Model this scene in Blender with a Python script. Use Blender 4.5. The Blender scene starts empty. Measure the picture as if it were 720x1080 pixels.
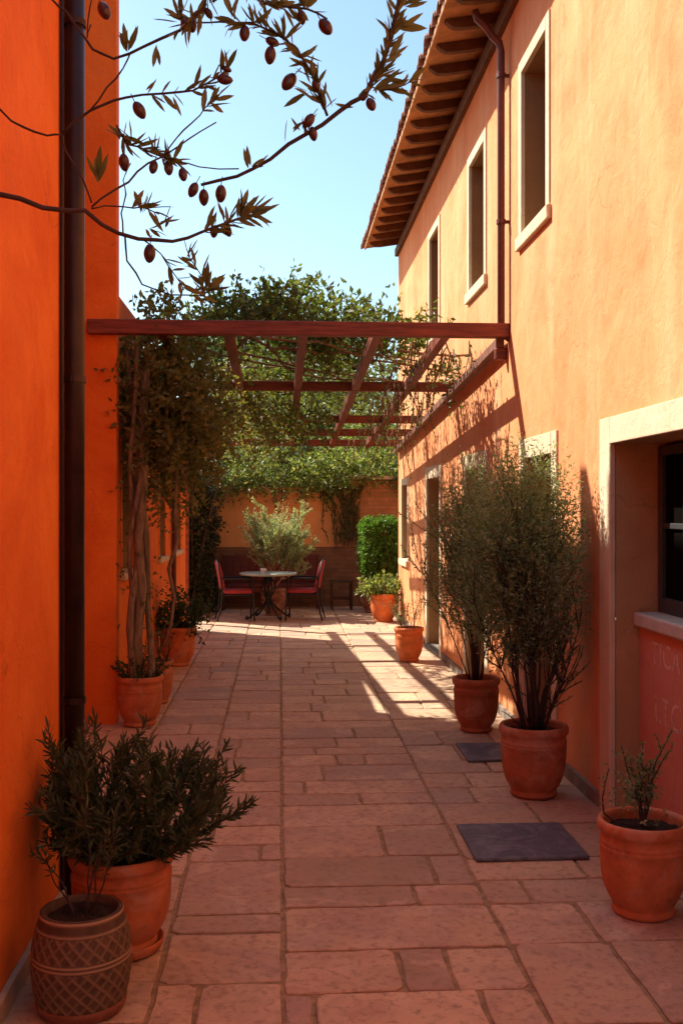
import bpy, math, random
import numpy as np
from mathutils import Vector, Matrix

R = math.radians
scene = bpy.context.scene
COL = scene.collection
rnd = random.Random(7)
nrg = np.random.default_rng(11)

# ------------------------------------------------------------------ camera
YAW = R(3.38); CAMZ = 1.75; FPX = 1100.0
cd = bpy.data.cameras.new('camera'); cam = bpy.data.objects.new('camera', cd); COL.objects.link(cam)
cam.location = (0, 0, CAMZ); cam.rotation_euler = (R(90), 0, -YAW)
cd.sensor_fit = 'AUTO'; cd.sensor_width = 36; cd.lens = 36 * FPX / 1080
cd.shift_y = -4 / 1080; cd.clip_start = .05; cd.clip_end = 2000
scene.camera = cam
SY, CY = math.sin(YAW), math.cos(YAW)

def at(px, py, D):
    """survey helper: the place seen at a photo pixel, D metres away along the view axis"""
    lat = (px - 360) / FPX * D; z = CAMZ + (536 - py) / FPX * D
    return Vector((D * SY + lat * CY, D * CY - lat * SY, z))

# ------------------------------------------------------------------ mesh builder
class MB:
    def __init__(s): s.v = []; s.f = []; s.n = 0
    def add(s, verts, faces):
        o = s.n; s.v.extend([tuple(map(float, v)) for v in verts]); s.n = len(s.v)
        s.f.extend([tuple(i + o for i in f) for f in faces])
    def addnp(s, V, F):
        o = s.n; s.v.extend(map(tuple, V.tolist())); s.n = len(s.v)
        s.f.extend(map(tuple, (F + o).tolist()))
    def box(s, x0, x1, y0, y1, z0, z1, bev=0.0):
        if bev <= 0:
            v = [(x, y, z) for x in (x0, x1) for y in (y0, y1) for z in (z0, z1)]
            s.add(v, [(0, 1, 3, 2), (4, 6, 7, 5), (0, 4, 5, 1), (2, 3, 7, 6), (0, 2, 6, 4), (1, 5, 7, 3)]); return
        b = min(bev, (x1 - x0) * .49, (y1 - y0) * .49, (z1 - z0) * .49)
        loops = []
        c = b * .3
        for (z, i) in ((z0, b), (z0 + c, c), (z0 + b, 0), (z1 - b, 0), (z1 - c, c), (z1, b)):
            xa, xb, ya, yb = x0 + i, x1 - i, y0 + i, y1 - i
            k = b - i if i < b else 0
            k = b
            loops.append([(xa + k, ya, z), (xb - k, ya, z), (xb, ya + k, z), (xb, yb - k, z),
                          (xb - k, yb, z), (xa + k, yb, z), (xa, yb - k, z), (xa, ya + k, z)])
        V = [p for l in loops for p in l]; F = []
        for j in range(len(loops) - 1):
            for i in range(8):
                a, d = j * 8 + i, j * 8 + (i + 1) % 8
                F.append((a, d, d + 8, a + 8))
        F.append(tuple(range(7, -1, -1))); F.append(tuple(range((len(loops) - 1) * 8, len(loops) * 8)))
        s.add(V, F)
    def beam(s, p, q, w, h, up=(0, 0, 1)):
        """box bar from p to q, w across, h along up"""
        p, q = Vector(p), Vector(q); d = (q - p).normalized(); u = Vector(up)
        r = d.cross(u).normalized(); u = r.cross(d).normalized()
        V = []
        for e in (p, q):
            for a, b in ((-1, -1), (1, -1), (1, 1), (-1, 1)):
                V.append(e + r * (a * w / 2) + u * (b * h / 2))
        s.add(V, [(3, 2, 1, 0), (4, 5, 6, 7), (0, 1, 5, 4), (1, 2, 6, 5), (2, 3, 7, 6), (3, 0, 4, 7)])
    def tube(s, pts, rad, seg=6, cap=True):
        pts = [Vector(p) for p in pts]; n = len(pts)
        if not hasattr(rad, '__len__'): rad = [rad] * n
        V = []; F = []; ref = Vector((.31, .17, .93))
        for i, p in enumerate(pts):
            t = (pts[min(i + 1, n - 1)] - pts[max(i - 1, 0)])
            t = t.normalized() if t.length > 1e-9 else Vector((0, 0, 1))
            a = t.cross(ref)
            if a.length < .05: a = t.cross(Vector((1, 0, 0)))
            a.normalize(); b = t.cross(a)
            for k in range(seg):
                th = 2 * math.pi * k / seg
                V.append(p + (a * math.cos(th) + b * math.sin(th)) * rad[i])
        for i in range(n - 1):
            for k in range(seg):
                k2 = (k + 1) % seg
                F.append((i * seg + k, i * seg + k2, (i + 1) * seg + k2, (i + 1) * seg + k))
        if cap:
            F.append(tuple(range(seg - 1, -1, -1))); F.append(tuple(range((n - 1) * seg, n * seg)))
        s.add(V, F)
    def lathe(s, prof, cx=0, cy=0, cz=0, seg=48, disp=None):
        V = []; F = []; n = len(prof)
        for j, (r, z) in enumerate(prof):
            for k in range(seg):
                th = 2 * math.pi * k / seg
                rr = r + (disp(th, z, j) if disp else 0)
                V.append((cx + rr * math.cos(th), cy + rr * math.sin(th), cz + z))
        for j in range(n - 1):
            for k in range(seg):
                k2 = (k + 1) % seg
                F.append((j * seg + k, j * seg + k2, (j + 1) * seg + k2, (j + 1) * seg + k))
        s.add(V, F)
    def build(s, name, mat, parent=None, smooth=False):
        me = bpy.data.meshes.new(name); me.from_pydata(s.v, [], s.f)
        if smooth: me.polygons.foreach_set('use_smooth', [True] * len(me.polygons))
        me.materials.append(mat); me.update()
        o = bpy.data.objects.new(name, me); COL.objects.link(o)
        if parent is not None: attach(o, parent)
        return o

def attach(o, parent):
    o.parent = parent
    loc = parent.location.copy() if parent.type == 'EMPTY' else Vector()   # a part's own meshes already lie in place
    o.matrix_parent_inverse = Matrix.Translation(-loc)

def tag(o, label=None, cat=None, group=None, kind=None):
    if label: o['label'] = label
    if cat: o['category'] = cat
    if group: o['group'] = group
    if kind: o['kind'] = kind
    return o
def thing(name, label, cat, loc=(0, 0, 0), group=None):
    o = bpy.data.objects.new(name, None); COL.objects.link(o); o.location = loc
    o.empty_display_size = .1
    return tag(o, label, cat, group)
def copy_tree(o, parent=None):
    c = o.copy(); COL.objects.link(c)
    if parent is not None:
        c.parent = parent
    for ch in list(o.children): copy_tree(ch, c)
    return c

# ------------------------------------------------------------------ materials
def newmat(name):
    m = bpy.data.materials.new(name); m.use_nodes = True
    nt = m.node_tree; nt.nodes.clear()
    out = nt.nodes.new('ShaderNodeOutputMaterial'); b = nt.nodes.new('ShaderNodeBsdfPrincipled')
    nt.links.new(b.outputs[0], out.inputs[0])
    return m, nt, b, out
def noise(nt, scale, detail=5, rough=.55, vec=None, dist=0):
    n = nt.nodes.new('ShaderNodeTexNoise'); n.inputs['Scale'].default_value = scale
    n.inputs['Detail'].default_value = detail; n.inputs['Roughness'].default_value = rough
    n.inputs['Distortion'].default_value = dist
    if vec is not None: nt.links.new(vec, n.inputs['Vector'])
    return n.outputs[0]
def coords(nt, scale=(1, 1, 1), kind='Object'):
    t = nt.nodes.new('ShaderNodeTexCoord'); mp = nt.nodes.new('ShaderNodeMapping')
    mp.inputs['Scale'].default_value = scale
    nt.links.new(t.outputs[kind], mp.inputs[0]); return mp.outputs[0]
def ramp(nt, fac, stops, interp='LINEAR'):
    r = nt.nodes.new('ShaderNodeValToRGB'); r.color_ramp.interpolation = interp
    e = r.color_ramp.elements
    while len(e) < len(stops): e.new(.5)
    for i, (p, c) in enumerate(stops):
        e[i].position = p
        e[i].color = (c, c, c, 1) if not hasattr(c, '__len__') else (*c, 1)
    nt.links.new(fac, r.inputs[0]); return r.outputs[0]
def mix(nt, fac, a, b, mode='MIX'):
    m = nt.nodes.new('ShaderNodeMix'); m.data_type = 'RGBA'; m.blend_type = mode
    for s, v in ((m.inputs[0], fac), (m.inputs[6], a), (m.inputs[7], b)):
        if hasattr(v, 'is_output'): nt.links.new(v, s)
        elif hasattr(v, '__len__'): s.default_value = (*v, 1)
        else: s.default_value = v
    return m.outputs[2]
def bump(nt, b, h, strength=.3, dist=.01, prev=None):
    n = nt.nodes.new('ShaderNodeBump'); n.inputs['Strength'].default_value = strength
    n.inputs['Distance'].default_value = dist
    nt.links.new(h, n.inputs['Height'])
    if prev is not None: nt.links.new(prev, n.inputs['Normal'])
    nt.links.new(n.outputs[0], b.inputs['Normal']); return n.outputs[0]

def plaster(name, c, c2, c3, rough=.9, streak=.35):
    m, nt, b, _ = newmat(name)
    v = coords(nt)
    big = noise(nt, .8, 6, .62, v, 1.2)
    col = mix(nt, ramp(nt, big, [(.40, 0), (.60, 1)]), c, c2)
    st = noise(nt, 1.0, 5, .6, coords(nt, (2.2, 2.2, .28)), .4)
    col = mix(nt, ramp(nt, st, [(.5, 0), (.74, streak)]), col, c3)
    mid = noise(nt, 7, 6, .65, v)
    col = mix(nt, ramp(nt, mid, [(.3, .22), (.62, 0)]), col, c3)
    fine = noise(nt, 70, 4, .6, v)
    col = mix(nt, .10, col, ramp(nt, fine, [(.3, 0.15), (.7, 1)]), 'MULTIPLY')
    vo = nt.nodes.new('ShaderNodeTexVoronoi'); vo.feature = 'DISTANCE_TO_EDGE'; vo.inputs['Scale'].default_value = .9
    wv = nt.nodes.new('ShaderNodeVectorMath'); wv.operation = 'ADD'
    nz = nt.nodes.new('ShaderNodeTexNoise'); nz.inputs['Scale'].default_value = 2.2; nz.inputs['Detail'].default_value = 6
    nt.links.new(v, nz.inputs['Vector']); nt.links.new(v, wv.inputs[0]); nt.links.new(nz.outputs['Color'], wv.inputs[1]); nt.links.new(wv.outputs[0], vo.inputs['Vector'])
    gate = ramp(nt, noise(nt, .7, 3, .5, v), [(.5, 0), (.62, .55)])
    ck = mix(nt, 1, ramp(nt, vo.outputs[0], [(.0, 1), (.006, 0)]), gate, 'MULTIPLY')
    col = mix(nt, ck, col, tuple(x * .45 for x in c))
    scuff = ramp(nt, noise(nt, 3.2, 8, .72, v, .5), [(.56, 0), (.66, .3)])
    col = mix(nt, scuff, col, tuple(min(1, x * .78 + .05) for x in c))
    nt.links.new(col, b.inputs['Base Color']); b.inputs['Roughness'].default_value = rough
    b.inputs['Specular IOR Level'].default_value = .2
    p = bump(nt, b, noise(nt, 5, 7, .65, v, .6), .4, .035)
    bump(nt, b, noise(nt, 90, 4, .7, v), .35, .004, p)
    return m

def simple(name, c, rough=.6, var=.35, scale=12, metal=0, bs=.2, bd=.004, spec=.4, stretch=(1, 1, 1)):
    m, nt, b, _ = newmat(name)
    v = coords(nt, stretch)
    n = noise(nt, scale, 6, .6, v)
    d = tuple(x * (1 - var) for x in c); l = tuple(min(1, x * (1 + var * .6)) for x in c)
    nt.links.new(ramp(nt, n, [(.3, d), (.7, l)]), b.inputs['Base Color'])
    b.inputs['Roughness'].default_value = rough; b.inputs['Metallic'].default_value = metal
    b.inputs['Specular IOR Level'].default_value = spec
    if bs: bump(nt, b, noise(nt, scale * 3, 4, .6, v), bs, bd)
    return m

def terracotta(name, c):
    m, nt, b, _ = newmat(name); v0 = coords(nt)
    oi = nt.nodes.new('ShaderNodeObjectInfo'); va = nt.nodes.new('ShaderNodeVectorMath'); va.operation = 'ADD'
    vs_ = nt.nodes.new('ShaderNodeVectorMath'); vs_.operation = 'SCALE'; vs_.inputs[0].default_value = (9, 5, 17); nt.links.new(oi.outputs['Random'], vs_.inputs['Scale'])
    nt.links.new(v0, va.inputs[0]); nt.links.new(vs_.outputs[0], va.inputs[1]); v = va.outputs[0]
    n = noise(nt, 9, 6, .6, v)
    col = ramp(nt, n, [(.3, tuple(x * .72 for x in c)), (.7, tuple(min(1, x * 1.2) for x in c))])
    lime = noise(nt, 5, 7, .7, v, .8)
    col = mix(nt, ramp(nt, lime, [(.50, 0), (.70, .55)]), col, (.56, .36, .26))
    dirt = noise(nt, 16, 6, .7, v)
    col = mix(nt, ramp(nt, dirt, [(.58, 0), (.74, .6)]), col, (.14, .06, .035))
    nt.links.new(col, b.inputs['Base Color']); b.inputs['Roughness'].default_value = .72
    b.inputs['Specular IOR Level'].default_value = .3
    bump(nt, b, noise(nt, 60, 5, .65, v), .25, .004)
    return m

def leafmat(name, c1, c2, c3, trans=.35, rough=.5, under=None):
    m, nt, b, out = newmat(name)
    g = nt.nodes.new('ShaderNodeNewGeometry')
    col = ramp(nt, g.outputs['Random Per Island'], [(0, c1), (.5, c2), (1, c3)])
    if under:
        col2 = mix(nt, .65, col, under)
        col = mix(nt, g.outputs['Backfacing'], col, col2)
    nt.links.new(col, b.inputs['Base Color']); b.inputs['Roughness'].default_value = rough
    b.inputs['Specular IOR Level'].default_value = .35
    tr = nt.nodes.new('ShaderNodeBsdfTranslucent')
    tc = mix(nt, 1, col, (1.5, 1.6, .7), 'MULTIPLY'); nt.links.new(tc, tr.inputs[0])
    ms = nt.nodes.new('ShaderNodeMixShader'); ms.inputs[0].default_value = trans
    nt.links.new(b.outputs[0], ms.inputs[1]); nt.links.new(tr.outputs[0], ms.inputs[2])
    nt.links.new(ms.outputs[0], out.inputs[0])
    return m

def pavingmat():
    m, nt, b, _ = newmat('stone_paving')
    g = nt.nodes.new('ShaderNodeNewGeometry'); v = coords(nt)
    col = ramp(nt, g.outputs['Random Per Island'],
               [(0, (0.372, 0.254, 0.164)), (.12, (0.632, 0.427, 0.260)), (.26, (0.512, 0.325, 0.200)), (.40, (0.688, 0.472, 0.288)),
                (.52, (0.577, 0.374, 0.232)), (.64, (0.391, 0.285, 0.212)), (.76, (0.651, 0.436, 0.272)), (.88, (0.521, 0.334, 0.204)), (1, (0.344, 0.267, 0.216))])
    off = nt.nodes.new('ShaderNodeVectorMath'); off.operation = 'ADD'
    sc = nt.nodes.new('ShaderNodeVectorMath'); sc.operation = 'SCALE'; sc.inputs[0].default_value = (13, 29, 7)
    nt.links.new(g.outputs['Random Per Island'], sc.inputs['Scale'])
    nt.links.new(v, off.inputs[0]); nt.links.new(sc.outputs[0], off.inputs[1]); w = off.outputs[0]
    a = noise(nt, 2.4, 7, .62, w, .9)
    col = mix(nt, ramp(nt, a, [(.45, 0), (.6, .75)]), col, (.44, .29, .21))
    a2 = noise(nt, 1.7, 6, .6, w, 1.4)
    col = mix(nt, ramp(nt, a2, [(.55, 0), (.62, .5)]), col, (.72, .50, .34))
    a4 = noise(nt, 6, 6, .65, w, .3)
    col = mix(nt, ramp(nt, a4, [(.35, .35), (.6, 0)]), col, (.52, .285, .18))
    a3 = noise(nt, 26, 6, .7, w)
    col = mix(nt, ramp(nt, a3, [(.34, .7), (.5, 0)]), col, (.27, .17, .115))
    nt.links.new(col, b.inputs['Base Color'])
    rr = noise(nt, 5, 5, .6, w)
    nt.links.new(ramp(nt, rr, [(.3, .52), (.7, .8)]), b.inputs['Roughness'])
    b.inputs['Specular IOR Level'].default_value = .35
    p = bump(nt, b, noise(nt, 3.5, 6, .6, w, .5), .8, .016)
    bump(nt, b, noise(nt, 38, 6, .7, w), .7, .005, p)
    return m

def brickmat(name, c1, c2, mortar, rot=0.0):
    m, nt, b, _ = newmat(name)
    t = nt.nodes.new('ShaderNodeTexCoord'); mp = nt.nodes.new('ShaderNodeMapping')
    mp.inputs['Rotation'].default_value = (R(90), 0, 0); nt.links.new(t.outputs['Object'], mp.inputs[0])
    br = nt.nodes.new('ShaderNodeTexBrick'); nt.links.new(mp.outputs[0], br.inputs[0])
    br.inputs['Color1'].default_value = (*c1, 1); br.inputs['Color2'].default_value = (*c2, 1)
    br.inputs['Mortar'].default_value = (*mortar, 1); br.inputs['Scale'].default_value = 1
    br.inputs['Brick Width'].default_value = .26; br.inputs['Row Height'].default_value = .075
    br.inputs['Mortar Size'].default_value = .008
    n = noise(nt, 8, 6, .6, coords(nt))
    col = mix(nt, .5, br.outputs[0], ramp(nt, n, [(.3, .35), (.7, 1)]), 'MULTIPLY')
    nt.links.new(col, b.inputs['Base Color']); b.inputs['Roughness'].default_value = .9
    bump(nt, b, br.outputs['Fac'], -.5, .01)
    return m

M = {}
M['orange'] = plaster('orange_stucco', (.76, .165, .02), (.90, .24, .035), (.66, .13, .018), streak=.4)
M['peach'] = plaster('peach_stucco', (.67, .232, .085), (.77, .312, .13), (.83, .44, .235), streak=.7)
M['red'] = plaster('salmon_stucco', (.56, .235, .165), (.62, .28, .20), (.50, .19, .125))
M['ochre'] = plaster('ochre_render', (.46, .28, .13), (.52, .32, .155), (.38, .22, .095))
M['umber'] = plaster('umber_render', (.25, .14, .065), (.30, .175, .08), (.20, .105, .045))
M['cream'] = plaster('cream_stone', (.66, .52, .35), (.72, .58, .40), (.52, .38, .24), streak=.4)
M['gardenwall'] = plaster('garden_stucco', (.72, .34, .13), (.76, .38, .15), (.60, .26, .09))
M['sill'] = simple('sill_stone', (.50, .47, .42), .6, .15, 10)
M['plinth'] = simple('plinth_stone', (.24, .19, .15), .85, .4, 6)
M['skirting'] = simple('pale_skirting', (.50, .42, .30), .8, .3, 8)
M['grout'] = simple('sandy_grout', (.36, .235, .13), .95, .45, 22, bs=.6, bd=.01)
M['earth'] = simple('dry_earth', (.30, .22, .14), .95, .3, 3)
M['paving'] = pavingmat()
def slatemat():
    m, nt, b, _ = newmat('slate'); v = coords(nt)
    a = noise(nt, 4, 7, .65, v, 2.2); f = noise(nt, 40, 4, .6, v)
    col = ramp(nt, a, [(.32, (.075, .074, .095)), (.5, (.125, .122, .15)), (.62, (.21, .20, .235)), (.72, (.12, .115, .14))])
    col = mix(nt, .4, col, ramp(nt, f, [(.3, .4), (.7, 1)]), 'MULTIPLY')
    nt.links.new(col, b.inputs['Base Color']); b.inputs['Roughness'].default_value = .5
    bump(nt, b, a, .4, .008); return m
M['slate'] = slatemat()
M['redwood'] = simple('stained_timber', (.20, .042, .02), .55, .6, 9, bs=.6, bd=.006, stretch=(.35, 4, 4))
M['redrafter'] = simple('stained_rafter_timber', (.20, .042, .02), .55, .6, 9, bs=.6, bd=.006, stretch=(4, .35, 4))
M['ledger'] = simple('weathered_timber', (.20, .075, .045), .65, .5, 9, bs=.4, bd=.006)
M['rafter'] = simple('rafter_wood', (.12, .05, .022), .7, .45, 10, bs=.3)
M['soffit'] = simple('soffit_tiles', (.46, .235, .105), .8, .4, 6)
M['roof'] = simple('roof_tile_clay', (.33, .17, .105), .85, .5, 7, bs=.4, bd=.008)
M['downpipe_dark'] = simple('dark_metal_pipe', (.035, .018, .012), .38, .4, 8, metal=.3)
M['downpipe_red'] = simple('red_painted_pipe', (.13, .03, .017), .45, .25, 8)
M['darkwood'] = simple('dark_door_wood', (.045, .024, .014), .6, .45, 10, stretch=(4, 4, .6))
M['shutter'] = simple('brown_shutter', (.20, .11, .055), .7, .3, 10, stretch=(3, 3, .6))
M['sash'] = simple('grey_sash_paint', (.045, .05, .05), .45, .25, 12)
M['iron'] = simple('black_iron', (.018, .017, .017), .5, .4, 20, metal=.4)
M['cushion'] = simple('red_cushion', (.30, .03, .035), .85, .25, 25, bs=.3)
M['benchwood'] = simple('bench_wood', (.115, .022, .018), .55, .4, 9, stretch=(.5, 3, 3))
M['stoolwood'] = simple('stool_wood', (.075, .035, .02), .6, .4, 9)
M['marble'] = simple('table_stone', (.30, .34, .28), .35, .2, 8, bs=0)
M['ceramic'] = simple('white_ceramic', (.78, .76, .70), .3, .08, 8, bs=0)
M['soil'] = simple('potting_soil', (.035, .022, .014), 1, .6, 40, bs=1, bd=.02)
M['pot'] = terracotta('terracotta', (.53, .155, .055))
M['pot_bright'] = terracotta('bright_terracotta', (.66, .17, .045))
M['pot_dark'] = terracotta('aged_terracotta', (.42, .12, .05))
M['pot_brown'] = terracotta('brown_glaze', (.22, .08, .045))
def wovenmat():
    m, nt, b, _ = newmat('woven_pot'); v = coords(nt)
    g = nt.nodes.new('ShaderNodeNewGeometry')
    n = noise(nt, 22, 6, .6, v)
    col = ramp(nt, n, [(.3, (.05, .026, .012)), (.7, (.12, .064, .032))])
    at_ = nt.nodes.new('ShaderNodeAttribute'); at_.attribute_name = 'relief'
    col = mix(nt, at_.outputs['Fac'], col, (.40, .25, .145))
    nt.links.new(col, b.inputs['Base Color']); b.inputs['Roughness'].default_value = .7
    bump(nt, b, noise(nt, 80, 4, .6, v), .4, .004); return m
M['woven'] = wovenmat()
M['bark'] = simple('bark', (.10, .065, .045), .9, .5, 18, bs=.8, bd=.01, stretch=(2, 2, .5))
M['palebark'] = simple('pale_bark', (.25, .165, .10), .9, .45, 14, bs=.8, bd=.01, stretch=(2, 2, .5))
M['vinebark'] = simple('vine_bark', (.27, .175, .10), .95, .55, 22, bs=1, bd=.015, stretch=(2, 2, .35))
M['twig'] = simple('twig', (.06, .032, .026), .8, .4, 30, bs=0)
M['pinktwig'] = simple('pinkish_bark', (.34, .17, .12), .8, .3, 20, bs=.3)
M['rosemary'] = leafmat('dark_leaf', (.035, .05, .02), (.055, .075, .03), (.085, .10, .045), .2)
M['olive'] = leafmat('olive_leaf', (.10, .15, .08), (.19, .25, .145), (.31, .36, .235), .38, .45)
M['olivefar'] = leafmat('pale_olive_leaf', (.24, .28, .16), (.33, .37, .22), (.44, .47, .31), .35, .5)
M['vine'] = leafmat('vine_leaf', (.04, .06, .018), (.085, .11, .032), (.155, .175, .06), .42, .45)
M['vineold'] = leafmat('brownish_vine_leaf', (.09, .10, .032), (.15, .15, .05), (.23, .185, .07), .45, .5)  # paler, browner leaf tone than the main vine
M['ivy'] = leafmat('ivy_leaf', (.05, .085, .02), (.16, .20, .045), (.36, .36, .15), .42, .45)
M['ivydark'] = leafmat('dark_ivy_leaf', (.02, .035, .012), (.035, .05, .018), (.06, .07, .03), .2, .5)
M['box'] = leafmat('boxwood_leaf', (.05, .12, .015), (.09, .18, .025), (.14, .24, .04), .4, .4)
M['bush'] = leafmat('bush_leaf', (.02, .045, .012), (.035, .065, .018), (.06, .095, .03), .25, .45)
M['tree'] = leafmat('tree_leaf', (.045, .075, .025), (.08, .115, .04), (.13, .165, .065), .35, .5)
M['treesilver'] = leafmat('silver_tree_leaf', (.14, .18, .07), (.20, .235, .11), (.28, .30, .16), .38, .5)
M['overleaf'] = leafmat('overhang_leaf', (.075, .085, .03), (.12, .125, .045), (.17, .17, .07), .42, .42, under=(.18, .19, .10))
M['fruit'] = simple('olive_fruit', (.06, .022, .018), .3, .5, 25, bs=0, spec=.5)
def lettermat():
    m, nt, b, out = newmat('faded_paint'); v = coords(nt)
    b.inputs['Base Color'].default_value = (.74, .47, .38, 1); b.inputs['Roughness'].default_value = .9
    tr = nt.nodes.new('ShaderNodeBsdfTransparent'); ms = nt.nodes.new('ShaderNodeMixShader')
    nt.links.new(ramp(nt, noise(nt, 26, 7, .75, v), [(.30, .25), (.54, .95)]), ms.inputs[0])
    nt.links.new(tr.outputs[0], ms.inputs[1]); nt.links.new(b.outputs[0], ms.inputs[2]); nt.links.new(ms.outputs[0], out.inputs[0]); return m
M['letter'] = lettermat()
def glassmat():
    m, nt, b, _ = newmat('window_pane'); b.inputs['Base Color'].default_value = (.015, .015, .014, 1)
    v = coords(nt); b.inputs['Roughness'].default_value = .6; b.inputs['Specular IOR Level'].default_value = .0; b.inputs['Base Color'].default_value = (.006, .005, .004, 1)
    bump(nt, b, noise(nt, 3, 2, .5, v), .05, .01); return m
M['pane'] = glassmat()
M['brick'] = brickmat('dado_brick', (.20, .09, .045), (.27, .13, .06), (.16, .10, .06))
M['brickwall'] = brickmat('upper_brick', (.40, .17, .065), (.50, .22, .085), (.32, .17, .085))

# ------------------------------------------------------------------ leaves
def unit(a): return a / np.maximum(np.linalg.norm(a, axis=-1, keepdims=True), 1e-9)
def rand_dir(n): return unit(nrg.normal(size=(n, 3)))
def add_leaves(mb, P, D, L, W, fold=.18, droop=.0):
    """one folded lance-shaped leaf per row: base P, direction D, length L, width W"""
    n = len(P)
    if n == 0: return
    D = unit(D); S = unit(np.cross(D, rand_dir(n))); N = np.cross(S, D)
    L = np.broadcast_to(np.asarray(L, float).reshape(-1, 1), (n, 1)); W = np.broadcast_to(np.asarray(W, float).reshape(-1, 1), (n, 1))
    tip = P + D * L; tip[:, 2:3] -= droop * L
    mid = P + D * L * .45
    l = mid + S * W * .5 + N * W * fold; r = mid - S * W * .5 + N * W * fold
    V = np.stack([P, r, tip, l], 1).reshape(-1, 3)
    b = np.arange(n)[:, None] * 4
    F = np.concatenate([b + [0, 1, 2], b + [0, 2, 3]], 1).reshape(-1, 3)
    mb.addnp(V, F)
def add_long_leaves(mb, P, D, L, W, curl=.15):
    """fuller leaf of eight faces for plants close to the camera"""
    n = len(P)
    if n == 0: return
    D = unit(D); S = unit(np.cross(D, rand_dir(n))); N = np.cross(S, D)
    L = np.asarray(L, float).reshape(-1, 1); W = np.asarray(W, float).reshape(-1, 1)
    c = nrg.uniform(-curl, curl * 1.5, (n, 1))
    rows = [P]
    for t, w in ((.22, .72), (.5, 1.0), (.78, .66)):
        m = P + D * L * t + N * L * (c * t * t)
        rows += [m + S * W * .5 * w + N * W * .14, m, m - S * W * .5 * w + N * W * .14]
    rows.append(P + D * L + N * L * c)
    V = np.stack(rows, 1).reshape(-1, 3); b = np.arange(n)[:, None] * 11
    T = np.concatenate([b + f for f in ([0, 2, 1], [0, 3, 2], [7, 8, 10], [8, 9, 10])], 1).reshape(-1, 3)
    Q = np.concatenate([b + f for f in ([1, 2, 5, 4], [2, 3, 6, 5], [4, 5, 8, 7], [5, 6, 9, 8])], 1).reshape(-1, 4)
    o = mb.n; mb.addnp(V, T); mb.f.extend(map(tuple, (Q + o).tolist()))
def sprigs(mb, P0, Dr, length, k, leafL, leafW, droop=.25, spread=.95, jit=.3):
    """k leaves along each of many short twigs"""
    n = len(P0)
    if n == 0: return
    Dr = unit(Dr); t = (np.arange(k) + .5) / k
    Ln = length * nrg.uniform(.6, 1.3, (n, 1, 1))
    pos = P0[:, None, :] + Dr[:, None, :] * Ln * t[None, :, None]
    pos[:, :, 2] -= (droop * Ln[:, :, 0] * t[None, :] ** 2)
    pos = pos.reshape(-1, 3); pos += nrg.normal(0, length * .04, pos.shape)
    d = np.repeat(Dr, k, 0) * .55 + rand_dir(n * k) * spread
    s = nrg.uniform(1 - jit, 1 + jit, n * k)
    add_leaves(mb, pos, d, leafL * s, leafW * s)
def path(p, d, length, n=8, up=0.0, wob=.12):
    p = Vector(p); d = Vector(d).normalized(); out = [p.copy()]; st = length / n
    for i in range(n):
        d = (d + Vector((rnd.gauss(0, wob), rnd.gauss(0, wob), rnd.gauss(0, wob) + up / n))).normalized()
        p = p + d * st; out.append(p.copy())
    return out
def along(pts, gap, t0=0.0, t1=1.0):
    """points and tangents every gap metres"""
    P = []; T = []; tot = sum((pts[i + 1] - pts[i]).length for i in range(len(pts) - 1)); a = 0; nxt = t0 * tot
    for i in range(len(pts) - 1):
        seg = pts[i + 1] - pts[i]; l = seg.length
        while nxt <= a + l and nxt <= t1 * tot:
            P.append(pts[i] + seg * ((nxt - a) / max(l, 1e-9))); T.append(seg.normalized()); nxt += gap * rnd.uniform(.7, 1.3)
        a += l
    return P, T
def dress(mb, pts, gap, L, W, t0=.2, t1=1.0, per=2, open_=1.0, long=False, lim=None):
    P, T = along(pts, gap, t0, t1)
    if not P: return
    P = np.repeat(np.array(P), per, 0); T = np.repeat(np.array(T), per, 0)
    d = T + rand_dir(len(P)) * open_
    s = nrg.uniform(.65, 1.25, len(P))
    if lim is not None:
        k = lim(P + unit(d) * L); P, d, s = P[k], d[k], s[k]
    (add_long_leaves if long else add_leaves)(mb, P, d, L * s, W * s)
def shrub(stem, leaf, base, n, height, lean, r0, up=.6, gap=.02, L=.03, W=.008, twigs=4, t0=.25, per=2, open_=1.0,
          rad=.005, wob=.1, az=None, long=False, twl=.35, lim=None, start=.2):
    for i in range(n):
        a = rnd.uniform(0, 2 * math.pi) if az is None else rnd.gauss(*az)
        q = math.sqrt(rnd.random()); tl = lean * q
        o = Vector((math.cos(a), math.sin(a), 0))
        p = Vector(base) + o * (r0 * q)
        d = o * math.sin(tl) + Vector((0, 0, math.cos(tl)))
        h = height * rnd.uniform(.72, 1.05)
        pts = path(p, d, h, 9, up, wob)
        if lim is not None:
            pts = [x for j, x in enumerate(pts) if j < 2 or lim(np.array([x]))[0]]
        m = len(pts)
        stem.tube(pts, [rad * (1 - .8 * j / m) for j in range(m)], 5)
        dress(leaf, pts, gap, L, W, t0, 1, per, open_, long, lim)
        for k in range(twigs):
            j = rnd.randint(max(1, int(m * start)), max(1, m - 2)); t = (pts[min(j + 1, m - 1)] - pts[j - 1]).normalized()
            dd = t + Vector((rnd.gauss(0, .55), rnd.gauss(0, .55), rnd.gauss(.1, .4)))
            tp = path(pts[j], dd, h * twl * rnd.uniform(.5, 1.1), 6, up * .8, wob)
            if lim is not None: tp = [x for jj, x in enumerate(tp) if jj < 1 or lim(np.array([x]))[0]]
            if len(tp) < 2: continue
            stem.tube(tp, [rad * .55 * (1 - .7 * jj / len(tp)) for jj in range(len(tp))], 4)
            dress(leaf, tp, gap, L, W, .12, 1, per, open_, long, lim)

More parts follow.
